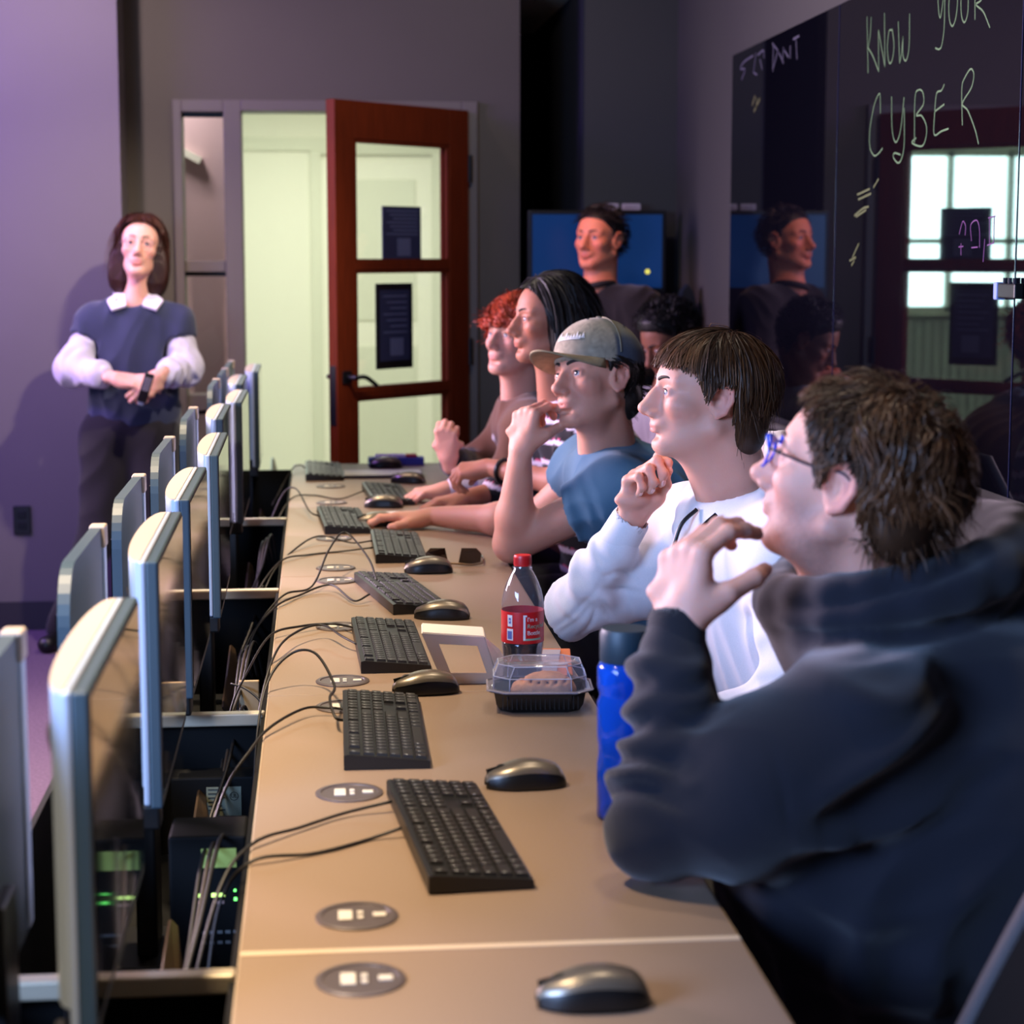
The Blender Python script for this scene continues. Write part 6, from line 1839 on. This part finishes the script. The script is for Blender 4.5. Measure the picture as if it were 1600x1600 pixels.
def woman():
    O = (-0.72, 7.66, 0.0)
    p = person('standing person in navy short-sleeved sweater over white shirt, holding a remote, by the mauve wall', O)
    T = HT(yaw=271, pitch=12, roll=-5, sc=(1.0, .96, 1.0))
    T.at((.1245, 0, -.037), (-0.665, 7.54, 1.512))
    neckb = V3((-0.685, 7.68, 1.335))
    RS = V3((-.845, 7.68, 1.245)); LS = V3((-.535, 7.68, 1.240))
    RE = V3((-.925, 7.62, 1.07)); LE = V3((-.500, 7.63, 1.07)); RW = V3((-.748, 7.47, 1.045)); LW = V3((-.590, 7.47, 1.052))
    F = Field((-1.04, 7.30, .90), (-.38, 7.84, 1.70), .0040)
    op = {'jaw': .94, 'nose': .85}
    head_field(F, T, op)
    F.cap(T.pt((-.035, 0, -.05)), neckb, .048, .050, .03); F.cap(T.pt((.01, 0, -.085)), neckb + (0, -.03, -.02), .030, .04, .03)
    F.chain([neckb - (0, 0, .03), RS, RE, RW], [.05, .045, .036, .024], .03); F.chain([neckb - (0, 0, .03), LS, LE, LW], [.05, .045, .036, .024], .03)
    hand_field(F, RW, (.92, -.10, -.12), (0, -.55, .8), -1, ((12, 22, 14), (14, 26, 16), (18, 30, 18), (22, 32, 20)), sc=.92)
    hand_field(F, LW, (-.62, -.25, -.62), (0.35, -.85, .3), 1, ((26, 40, 24), (30, 44, 26), (34, 48, 28), (36, 48, 28)), sc=.92)
    skin_mesh(F, p, O, (228, 172, 150), T, op)
    eyes(T, p, O, (1, 0, .05), (40, 30, 26)); brows(T, p, O, mat('brown_eyebrow_2', (50, 34, 28), .7), .9)
    HL = [(-.14, -.20), (-.04, -.19), (-.012, -.16), (.012, -.13), (.026, -.05), (.034, .02), (.046, .055), (.062, .080), (.12, .11)]
    H = hairline(HL)
    capm = hair_cap(T, .016, HL, adds=[((-.020, .060, -.075), (.054, .046, .108)), ((-.020, -.060, -.075), (.054, .046, .108)), ((-.06, 0, -.08), (.045, .07, .09))])
    mask = lambda q: q[:, 2] > np.maximum(H(q) + .006, -.03)
    K = V3((.01, .0, .135)); flow = lambda q: (q - K) / .1 * V3((.7, .9, .6)) + V3((-.25, 0, -.6))
    keep = lambda q: (q[:, 2] > H(q) - .012)
    st = [strands(T, 2200, .21, mask, flow, 121, .0018, .019, 10, 24, lift=.001, jit=.08, grav=.95, curl=.06, curl_n=.6, keep=keep)]
    hair_mesh('hair', p, O, capm, st, (34, 18, 14), (92, 50, 36), M['hair'])
    g = bpy.data.objects.new('eyeglasses', None); COL.objects.link(g); g.parent = p
    gm = mat('thin_metal_frame', (150, 120, 130), .3, .8)
    for sg in (1, -1):
        ring = [Vector(T.pt((.099, sg * .032 + .022 * math.cos(a), .0 + .017 * math.sin(a)))) - Vector(O) for a in [2 * math.pi * k / 24 for k in range(25)]]
        MB().tube(ring, .0010, 6, cap=False).build('rim', gm, g, smooth=True)
        lm = MB(); c = lm.bm.verts.new(sum(ring[:-1], Vector()) / 24); rv = [lm.bm.verts.new(q) for q in ring[:-1]]
        for k in range(24): lm.bm.faces.new((c, rv[k], rv[(k + 1) % 24]))
        lm.build('lens', glass_mat('thin_lens'), g)
        MB().tube([Vector(T.pt(q)) - Vector(O) for q in ((.097, sg * .054, .006), (.07, sg * .070, .008), (-.005, sg * .078, .012))], .001, 6).build('temple', gm, g)
    # shirt below, sweater over
    def sleeve(G, S, E, W, r): G.chain([S, E, W + (E - W) * .30], r, .03)
    F = Field((-1.10, 7.34, .90), (-.34, 7.90, 1.46), .0055)
    F.chain([RS * .5 + RE * .5, RE, RW + (RE - RW) * .42], [.056, .060, .046], .03); F.chain([LS * .5 + LE * .5, LE, LW + (LE - LW) * .36], [.056, .060, .048], .03)
    F.cap(RW + (RE - RW) * .46, RW + (RE - RW) * .36, .052, .050, .01); F.cap(LW + (LE - LW) * .42, LW + (LE - LW) * .32, .052, .050, .01)
    F.cap(neckb + (-.05, .02, .03), neckb + (.05, .02, .03), .035, .035, .01); F.ell(neckb + (0, -.005, .05), (.052, .054, .10), .004, op='d')
    cloth_mesh(F, 'white_shirt', p, O, (200, 194, 206), 'jersey', [(RE, RW, .07, .006, .05, 1.5, 131, .0, .2), (LE, LW, .07, .006, .05, 1.5, 132, .0, .2)], .006, .12, 133, 1)
    for sg in (-1, 1):
        q = [neckb + (sg * .050, -.005, .040), neckb + (sg * .105, -.045, -.004), neckb + (sg * .082, -.098, -.038), neckb + (sg * .030, -.088, -.022), neckb + (sg * .040, -.045, .012)]
        g = MB(); a = [g.bm.verts.new(Vector(v) - Vector(O)) for v in q]; b = [g.bm.verts.new(Vector(v + V3((0, .006, -.008))) - Vector(O)) for v in q]
        g.bm.faces.new(a); g.bm.faces.new(b[::-1])
        for k in range(5): g.bm.faces.new((a[k], a[(k + 1) % 5], b[(k + 1) % 5], b[k]))
        g.build('collar_point', mat('white_collar', (232, 224, 234), .8), p)
    F = Field((-1.06, 7.40, .74), (-.36, 7.92, 1.42), .0065)
    c = V3((-.70, 7.69, 1.12))
    F.ell(c, (.170, .115, .23), 0); F.ell(c + (-.005, 0, -.22), (.175, .120, .16), .08); F.cap(RS, LS, .050, .050, .06); F.cap(neckb - (0, 0, .04), RS, .062, .050, .05); F.cap(neckb - (0, 0, .04), LS, .062, .050, .05)
    F.chain([RS, RS * .45 + RE * .55], [.060, .062], .04); F.chain([LS, LS * .45 + LE * .55], [.060, .062], .04)
    for a, b in ((RS, RE), (LS, LE)):
        d = (b - a) / np.linalg.norm(b - a); q0 = a * .45 + b * .55
        F.cap(q0 + d * .025, q0 + d * .13, .085, .09, .004, op='d')
    F.ell(neckb + (0, -.035, .035), (.068, .075, .075), .008, op='d')
    F.box((-.70, 7.69, .74), (.4, .4, .075), .004, None, .004, 'd')
    cloth_mesh(F, 'navy_sweater', p, O, (50, 55, 78), 'fleece', (), .007, .16, 134, 2, None, lambda V: sstep(.82, .90, V[:, 2]))
    legs_standing(p, O, (-.72, 7.69, .83), [V3((-.84, 7.62, .45)), V3((-.64, 7.62, .45))], [V3((-1.00, 7.66, .0)), V3((-.64, 7.70, .0))], (30, 26, 30), toe=(-.3, -.9))
    t = thing('remote_control', 'small dark remote held by the standing person in the navy sweater', 'remote', (-.632, 7.385, 1.015), rot=(R(28), R(16), R(8)))
    MB().box((0, 0, 0), (.036, .014, .125), bevel=.005).build('case', M['black'], t)
    MB().box((0, -.0075, .02), (.026, .002, .06), bevel=.001).build('button_pad', mat('grey_buttons', (150, 140, 150), .4), t)
    MB().box((0, 0, -.066), (.02, .010, .02), bevel=.002).build('silver_tip', M['silver'], t)
    return p

def standing_man():
    O = (1.12, 7.80, 0.0)
    p = person('standing person in black shirt with short dark hair, before the blue display', O)
    T = HT(yaw=228, pitch=4, roll=0, sc=(1.0, 1.06, 1.0))
    T.at((.1245, 0, -.037), (1.022, 7.72, 1.530))
    neckb = V3((1.115, 7.81, 1.375))
    LS = V3((1.25, 7.68, 1.29)); RS = V3((1.00, 7.98, 1.29)); LE = V3((1.27, 7.62, 1.02)); LW = V3((1.10, 7.46, 1.02)); RE = V3((.93, 8.0, 1.02)); RW = V3((.95, 7.78, 1.02))
    F = Field((.80, 7.28, .92), (1.40, 8.12, 1.74), .0042)
    op = {'jaw': 1.12, 'nose': .9}
    head_field(F, T, op)
    F.cap(T.pt((-.035, 0, -.05)), neckb, .058, .062, .03); F.cap(T.pt((.0, 0, -.085)), neckb + (-.03, -.02, -.02), .04, .05, .03)
    F.chain([neckb - (0, 0, .03), LS, LE, LW], [.055, .05, .042, .026], .03); F.chain([neckb - (0, 0, .03), RS, RE, RW], [.055, .05, .042, .026], .03)
    hand_field(F, LW, (-.8, -.3, .0), (.2, -.8, .5), 1, ((30, 30, 20),) * 4); hand_field(F, RW, (-.3, -.9, .0), (-.8, .2, .4), -1, ((30, 30, 20),) * 4)
    skin_mesh(F, p, O, (210, 132, 100), T, op)
    eyes(T, p, O, (1, .1, .05), (34, 26, 22)); brows(T, p, O, mat('black_eyebrow_3', (24, 18, 16), .7), .9)
    capm = hair_cap(T, .008, HL_SHORT)
    mask = lambda q: ((q[:, 0] < .055) & (q[:, 2] > .072)) | ((q[:, 0] < -.0) & (q[:, 2] > .0)) | ((q[:, 0] < -.035) & (q[:, 2] > -.07))
    st = [strands(T, 1200, .03, mask, lambda q: (q - V3((.05, .02, .14))) * 10 + V3((-.3, 0, -.3)), 141, .0018, .012, 4, 14, lift=.05)]
    hair_mesh('hair', p, O, capm, st, (12, 10, 10), (38, 30, 28), M['hair'])
    F = Field((.74, 7.26, .78), (1.46, 8.16, 1.46), .0075)
    c = V3((1.13, 7.83, 1.12)); e = HT(c, 222)
    F.ell((0, 0, 0), (.125, .190, .23), 0, e); F.ell((0, 0, -.24), (.135, .185, .18), .08, e); F.cap(LS, RS, .072, .072, .06)
    F.cap(neckb - (0, 0, .05), LS, .066, .07, .05); F.cap(neckb - (0, 0, .05), RS, .066, .07, .05)
    F.chain([LS, LE, LE * .6 + LW * .4], [.078, .066, .054], .04); F.chain([RS, RE, RE * .6 + RW * .4], [.078, .066, .054], .04)
    F.ell(neckb + (-.025, -.03, .045), (.060, .062, .085), .008, op='d')
    F.box((1.13, 7.83, .78), (.5, .5, .05), .004, None, .004, 'd')
    cloth_mesh(F, 'black_shirt', p, O, (19, 18, 20), 'jersey', (), .006, .16, 142)
    fwd = V3((math.cos(R(222)), math.sin(R(222)), 0))
    G = MB().tube([Vector(neckb + V3((-.018 + .064 * math.cos(a), -.018 + .066 * math.sin(a), .000 + .016 * math.cos(a + .8)))) - Vector(O) for a in [2 * math.pi * k / 32 for k in range(33)]], .012, 8, cap=False)
    G.build('collar', mat('black_collar', (24, 23, 26), .8), p, smooth=True)
    b = neckb + fwd * .095 + V3((0, 0, -.12)); MB().tube([Vector(b) - Vector(O), Vector(b + fwd * .012) - Vector(O)], .006, 12).build('shirt_button', M['silver'], p)
    legs_standing(p, O, (1.13, 7.83, .86), [V3((1.04, 7.86, .47)), V3((1.22, 7.72, .47))], [V3((1.04, 7.90, .0)), V3((1.24, 7.74, .0))], (30, 30, 36), toe=(-.74, -.67))
    return p

for fn in (man_navy, man_white, man_cap, girl_striped, red_hair, seated_behind, woman, standing_man):
    fn()
# ------------------------------------------------------------------ things lying on the desk
plastic = glass_mat('clear_plastic', (244, 244, 250), 1.0, 0.06, .03)
def wrap_text(name, body, size, material, parent, rad, z, ang, up=0.0004, space=1.0):
    """flat text bent round a bottle; ang is the middle direction in degrees"""
    o = text_mesh(name, body, size, material, parent, Matrix.Identity(4), 0.0002, 'LEFT', 0, space)
    for v in o.data.vertices:
        a = R(ang) + v.co.x / rad
        r = rad + up + v.co.z
        v.co = (r * math.cos(a), r * math.sin(a), z + v.co.y)
    return o
t = thing('soda_bottle', 'clear soda bottle with red cap and red label, dark drink inside', 'bottle', (0.347, 3.368, ZD + .0005))
prof = [(.0001, .006), (.020, .002), (.031, .000), (.0350, .006), (.0362, .020), (.0345, .048), (.0345, .060), (.0362, .078), (.0366, .088), (.0366, .140), (.0366, .150), (.0358, .160), (.0325, .175), (.0270, .190), (.0200, .204), (.0150, .212), (.0138, .218), (.0138, .222)]
MB().lathe(prof, 48, cap=False).build('bottle_wall', plastic, t, smooth=True)
MB().lathe([(.0001, .004), (.030, .003), (.0335, .008), (.0347, .020), (.0330, .048), (.0330, .060), (.0347, .078), (.0350, .090), (.0001, .0902)], 40, cap=False).build('cola', mat('dark_cola', (26, 10, 8), 0.1, coat=.3), t, smooth=True)
red = mat('red_label', (204, 22, 28), .4); wl = mat('label_print_white', (232, 226, 224), .5); bl_ = mat('label_blue', (96, 112, 176), .5); gl_ = mat('label_green', (150, 176, 150), .5)
lb = MB().lathe([(.0370, .086), (.0372, .088), (.0372, .139), (.0370, .141)], 48, cap=False).build('label', red, t, smooth=True)
def lab_patch(name, a0, a1, z0, z1, m, r=.0375):
    g = MB(); n = 8
    q = [[g.bm.verts.new((r * math.cos(R(a0 + (a1 - a0) * i / n)), r * math.sin(R(a0 + (a1 - a0) * i / n)), z)) for z in (z0, z1)] for i in range(n + 1)]
    for i in range(n): g.bm.faces.new((q[i][0], q[i + 1][0], q[i + 1][1], q[i][1]))
    return g.build(name, m, lb)
lab_patch('label_frame', -94, -88, .093, .136, wl); lab_patch('label_frame', -94, -40, .092, .0955, gl_); lab_patch('label_frame', -94, -84, .1335, .1365, wl)
lab_patch('recycling_panel', -139, -124, .116, .136, wl); lab_patch('recycling_mark', -135, -128, .121, .131, bl_, .0377); lab_patch('recycling_dot', -133.0, -130, .1245, .1275, wl, .0379)
lab_patch('barcode', -141, -122, .092, .112, wl); lab_patch('barcode_bars', -139, -125, .094, .108, bl_, .0377)
for i, w_ in enumerate(("I'm a", "Recycled", "Bottle")):
    wrap_text('label_text', w_, .0105, wl if i != 1 else gl_, lb, .0376, .1285 - .0118 * i, -84)
g = MB().lathe([(.0148, .2175), (.0152, .219), (.0152, .2335), (.0142, .236), (.0001, .236)], 40, cap=True)
c_ = g.build('cap', mat('red_cap', (206, 28, 30), .4), t, auto=35)
g = MB()
for k in range(40):
    a = 2 * math.pi * k / 40
    g.box((.0153 * math.cos(a), .0153 * math.sin(a), .226), (.0008, .0010, .013), rot=(0, 0, a))
g.build('cap_ribs', mat('red_cap_rib', (186, 20, 24), .45), c_)['kind'] = 'stuff'
MB().lathe([(.0138, .212), (.0165, .2125), (.0165, .2150), (.0138, .2155)], 36, cap=False).build('neck_ring', plastic, t, smooth=True)

# clear-lidded black snack tray with a pastry
t = thing('snack_container', 'black snack tray with clear domed lid in front of the soda bottle', 'food container', (0.361, 3.232, ZD + .0005), R(-4))
def octo(w, d, c): return [(-w + c, -d), (w - c, -d), (w, -d + c), (w, d - c), (w - c, d), (-w + c, d), (-w, d - c), (-w, -d + c)]
def loft(mb, loops, cap_top=False, cap_bot=False):
    vs = [[mb.bm.verts.new((x, y, z)) for x, y in lp] for lp, z in loops]
    n = len(vs[0])
    for a, b in zip(vs[:-1], vs[1:]):
        for k in range(n): mb.bm.faces.new((a[k], a[(k + 1) % n], b[(k + 1) % n], b[k]))
    if cap_bot: mb.bm.faces.new(vs[0][::-1])
    if cap_top: mb.bm.faces.new(vs[-1])
    return mb
loft(MB(), [(octo(.066, .046, .02), 0), (octo(.072, .052, .022), .010), (octo(.076, .056, .024), .031), (octo(.084, .064, .026), .033), (octo(.084, .064, .026), .036), (octo(.074, .054, .024), .034), (octo(.066, .047, .02), .006)], False, True).build('black_tray', M['black'], t, auto=30)
g = MB()
for k in range(17):
    x = -.062 + k * .00775
    g.box((x, -.0545, .018), (.0016, .002, .022), rot=(R(-6), 0, 0))
g.build('tray_ribs', M['kb'], t)['kind'] = 'stuff'
lid = loft(MB(), [(octo(.086, .066, .027), .0365), (octo(.078, .058, .026), .0375), (octo(.076, .056, .026), .058), (octo(.068, .050, .026), .077), (octo(.060, .043, .024), .080), (octo(.056, .040, .022), .078)], True).build('clear_lid', glass_mat('lid_plastic', (236, 236, 246), 1.0, .08, .13), t, auto=30)
loft(MB(), [(octo(.088, .068, .027), .0355), (octo(.0885, .0685, .027), .0375), (octo(.085, .065, .026), .0385)]).build('lid_rim', mat('clear_rim', (190, 184, 200), .2, trans=.6, ior=1.3), t, auto=30)
for lp, zz in ((octo(.0685, .0505, .026), .0772), (octo(.0765, .0565, .026), .058)):
    MB().tube([(x, y, zz) for x, y in lp + lp[:1]], .0009, 6, cap=False).build('lid_edge_highlight', mat('lid_edge_highlight', (214, 210, 226), .2, trans=.3), t)  # pale tubes drawn as highlights along the lid edges
for (x, y), (x2, y2) in zip(octo(.077, .057, .026), octo(.0685, .0505, .026)):
    MB().tube([(x, y, .038), (x * .99, y * .99, .058), (x2, y2, .077)], .0008, 6).build('lid_edge_highlight', mat('lid_edge_highlight', (214, 210, 226), .2, trans=.3), t)
F = Field((-.07, -.05, 0), (.07, .05, .075), .0028)
F.ell((.012, -.004, .033), (.046, .030, .028), 0); F.ell((-.022, .004, .028), (.026, .026, .018), .012); F.ell((.040, .006, .026), (.022, .022, .016), .012)
for k in range(6): F.cap((-.03 + .014 * k, -.03, .045), (-.022 + .014 * k, .03, .048), .0025, .0025, .004, op='d')
V, Q = F.mesh(); V = V + normals(V, Q) * (wave_noise(V, .012, 5) * .0012)[:, None]
np_mesh('pastry', V, Q, mat('baked_pastry', (228, 160, 104), .75, noise=.3, nscale=60, bump=.3, bscale=150), t)

# white window carton
t = thing('snack_carton', 'tilted white paper carton with an open window, left of the soda bottle', 'carton', (0.25, 3.46, ZD + .0005))
card = mat('white_card', (226, 216, 206), .7); card_in = mat('card_inside', (206, 176, 154), .8)
P = {'BL': (-.036, -.04, 0), 'BR': (.060, -.04, 0), 'TR': (.034, -.04, .083), 'TL': (-.074, -.04, .092)}
P = {k: Vector(v) for k, v in P.items()}
dep = Vector((0.004, .085, .0))
def panel(name, q, m, th=.0018):
    g = MB(); a = [g.bm.verts.new(v) for v in q]
    nrm = (q[1] - q[0]).cross(q[2] - q[0]).normalized() * th
    b = [g.bm.verts.new(v + nrm) for v in q]; n = len(q)
    g.bm.faces.new(a[::-1]); g.bm.faces.new(b)
    for k in range(n): g.bm.faces.new((a[k], a[(k + 1) % n], b[(k + 1) % n], b[k]))
    return g.build(name, m, t)
L2 = lambda a, b, s: a + (b - a) * s
panel('top_panel', [P['TL'], P['TR'], P['TR'] + dep, P['TL'] + dep], card)
panel('left_panel', [P['BL'], P['TL'], P['TL'] + dep, P['BL'] + dep], card)
panel('right_panel', [P['BR'] + dep, P['TR'] + dep, P['TR'], P['BR']], card)
panel('bottom_panel', [P['BL'] + dep, P['BR'] + dep, P['BR'], P['BL']], card_in)
def fp(u, v): return L2(L2(P['BL'], P['BR'], u), L2(P['TL'], P['TR'], u), v)
for a, b, c2, d in (((0, .80), (1, .80), (1, 1), (0, 1)), ((0, 0), (1, 0), (1, .22), (0, .22)), ((0, .22), (.20, .22), (.20, .80), (0, .80)), ((.84, .22), (1, .22), (1, .80), (.84, .80))):
    panel('window_frame', [fp(*a), fp(*b), fp(*c2), fp(*d)], card)
panel('side_flap', [P['TR'], P['BR'] + Vector((.0, 0, .004)), P['BR'] + Vector((.020, .03, .02)), P['TR'] + Vector((.030, .03, -.03))], card)

# sunglasses upside down
t = thing('sunglasses', 'brown-lensed sunglasses lying upside down behind the mouse', 'sunglasses', (0.322, 4.765, ZD + .0005), R(-7))
lens = mat('brown_lens', (40, 22, 12), .06, coat=.5); fr_ = mat('tortoise_frame', (52, 38, 26), .25)
for sg in (1, -1):
    lp = [(.012, .006), (.020, .044), (.056, .043), (.068, .030), (.066, .008), (.04, .004)]
    g = MB()
    a = [g.bm.verts.new((sg * x, -.010 * (1 - (x / .07) ** 2) - .004 * z / .04, z)) for x, z in lp]; b = [g.bm.verts.new((v.co.x, v.co.y + .002, v.co.z)) for v in a]
    g.bm.faces.new(a); g.bm.faces.new(b[::-1])
    for k in range(6): g.bm.faces.new((a[k], a[(k + 1) % 6], b[(k + 1) % 6], b[k]))
    g.build('lens', lens, t)
    MB().tube(spline([(sg * .070, .000, .010), (sg * .071, .05, .006), (sg * .068, .10, .004), (sg * .060, .135, .006)], 6), .0026, 8).build('temple', fr_, t, smooth=True)
MB().tube(spline([(-.071, .0, .012), (-.066, -.003, .005), (-.04, -.010, .003), (0, -.013, .006), (.04, -.010, .003), (.066, -.003, .005), (.071, .0, .012)], 6), .0030, 8).build('brow_bar', mat('tan_frame', (150, 120, 86), .3), t, smooth=True)

# papers, tablet, box, bottle, notebooks
t = thing('paper_sheet', 'white paper sheet under the arm reaching for the mouse', 'paper', (0.305, 5.66, ZD + .0005), R(3))
MB().box((0, 0, .001), (.215, .27, .0016)).build('sheet', M['white'], t)
t = thing('tablet', 'pale grey flat tablet lying by the far keyboard', 'tablet', (0.215, 6.76, ZD + .0005))
MB().box((0, 0, .005), (.27, .17, .010), bevel=.003).build('body', mat('dark_tablet_edge', (40, 44, 66), .4), t)
MB().box((0, 0, .0105), (.262, .162, .0012)).build('top_face', mat('pale_tablet', (196, 190, 180), .35), t)
t = thing('tissue_box', 'low blue box with white and red top at the far desk end', 'box', (0.275, 7.125, ZD + .0005))
MB().box((0, 0, .013), (.20, .07, .026), bevel=.002).build('blue_base', mat('blue_card', (64, 76, 160), .6), t)
MB().box((-.02, 0, .031), (.11, .05, .012), bevel=.004).build('white_top', M['white'], t)
MB().box((.055, 0, .031), (.04, .045, .012), bevel=.004).build('red_top', mat('red_card', (190, 60, 70), .6), t)
t = thing('water_bottle', 'translucent blue water bottle with dark cap, half hidden by the navy sleeve', 'bottle', (0.402, 2.565, ZD + .0005))
bp = mat('blue_translucent_plastic', (24, 92, 226), .12, trans=.55, ior=1.2, coat=.3)
MB().lathe([(.0001, .002), (.033, .0), (.0375, .004), (.0375, .075), (.0360, .085), (.0360, .10), (.0375, .110), (.0375, .158), (.0345, .166), (.0345, .172), (.0375, .180), (.0375, .206), (.033, .214), (.0001, .2145)], 44, cap=False).build('body', bp, t, smooth=True)
MB().lathe([(.0335, .214), (.0345, .216), (.0345, .252), (.032, .258), (.0001, .258)], 40).build('cap', mat('dark_teal_cap', (16, 44, 58), .5), t, auto=35)
t = thing('notebook', 'orange-covered notebook at the desk edge beside the soda bottle', 'notebook', (0.428, 3.55, ZD + .0005), R(-6))
MB().box((0, 0, .005), (.056, .24, .010), bevel=.002).build('cover', mat('orange_cover', (206, 112, 60), .6), t)
MB().box((-.002, 0, .0055), (.050, .232, .008)).build('pages', M['white'], t)
t = thing('paper_folder', 'grey paper folder lying on the orange notebook', 'folder', (0.404, 3.545, ZD + .012), R(-9))
MB().box((0, 0, 0.001), (.055, .20, .002)).build('sheet', mat('grey_folder', (158, 152, 166), .6), t)
t = thing('binder_clip', 'small brass clip at the desk edge by the blue bottle', 'clip', (0.440, 3.385, ZD + .0005), R(15))
MB().prism([(-.012, 0), (.012, 0), (.004, .014), (-.004, .014)], -.011, .011, 'y').build('body', M['black'], t)
MB().tube(spline([(-.004, -.008, .013), (-.010, -.008, .022), (-.010, .008, .022), (-.004, .008, .013)], 5), .0014, 6).build('wire_lever', mat('brass', (190, 160, 100), .3, .9), t, smooth=True)

# ------------------------------------------------------------------ task chairs
def make_chair(name='task_chair'):
    t = thing(name, 'black task chair', 'chair')
    MB().box((0, 0, .455), (.46, .46, .07), bevel=.03, seg=3).build('seat', mat('chair_fabric', (20, 20, 23), .9), t, auto=40)
    def bk(off):
        def f(i, j):
            y = (j - .5) * .42 * (1 - .12 * i)
            z = .56 + .44 * i
            x = .235 + .19 * i ** 1.2 - .05 * (1 - (2 * (j - .5)) ** 2) * 0 + .0 + .05 * (-(2 * (j - .5)) ** 2) * .6 + off
            return (x, y, z)
        return f
    g = MB().grid(bk(0), 10, 11); g.grid(bk(.018), 10, 11)
    g.build('back_panel', mat('chair_mesh', (10, 10, 11), .9, spec=.1), t, smooth=True)
    f = bk(.009)
    pts = [f(0, j / 8) for j in range(9)] + [f(i / 8, 1) for i in range(1, 9)] + [f(1, 1 - j / 8) for j in range(1, 9)] + [f(1 - i / 8, 0) for i in range(1, 9)]
    MB().tube(pts, .014, 8).build('back_frame', mat('grey_chair_frame', (58, 52, 54), .7), t, smooth=True)
    MB().tube([(.10, 0, .42), (.24, 0, .45), (.262, 0, .62)], .022, 10).build('spine', M['black_metal'], t, smooth=True)
    for sg in (1, -1):
        MB().tube(spline([(.05, sg * .24, .43), (.05, sg * .285, .48), (.05, sg * .285, .655)], 5), .014, 8).build('arm_post', M['black_metal'], t, smooth=True)
        MB().box((.03, sg * .285, .668), (.24, .07, .026), bevel=.010).build('armrest', mat('armrest_pad', (60, 56, 54), .6), t, auto=40)
    MB().tube([(0, 0, .42), (0, 0, .10)], .024, 12).build('gas_lift', M['steel'], t, smooth=True)
    for k in range(5):
        a = 2 * math.pi * k / 5
        leg = MB().tube([(.03 * math.cos(a), .03 * math.sin(a), .11), (.28 * math.cos(a), .28 * math.sin(a), .075)], [.022, .014], 8).build('leg', M['black_metal'], t, smooth=True)
        MB().tube([(.28 * math.cos(a), .28 * math.sin(a) - .02, .028), (.28 * math.cos(a), .28 * math.sin(a) + .02, .028)], .028, 14).build('caster', M['black'], leg, auto=40)
    return t
ch0 = make_chair()
for i, (x, y, rz, lab) in enumerate(((.348, 1.65, -3, 'empty black task chair nearest the camera, lower right corner'), (.93, 2.46, -6, 'black task chair under the person in the navy hoodie'), (.93, 3.70, 5, 'black task chair under the person in the white hoodie'),
                                     (.92, 4.88, 4, 'black task chair under the person in the cap'), (.90, 5.60, 0, 'black task chair under the person in the striped jersey'), (.88, 6.24, 6, 'black task chair under the red-haired person'), (1.20, 6.98, 8, 'black task chair under the person seated by the wall'))):
    o = ch0 if i == 0 else copy_tree(ch0)
    o.location = (x, y, 0); o.rotation_euler = (0, 0, R(rz)); o['label'] = lab; o['group'] = 'black task chairs'
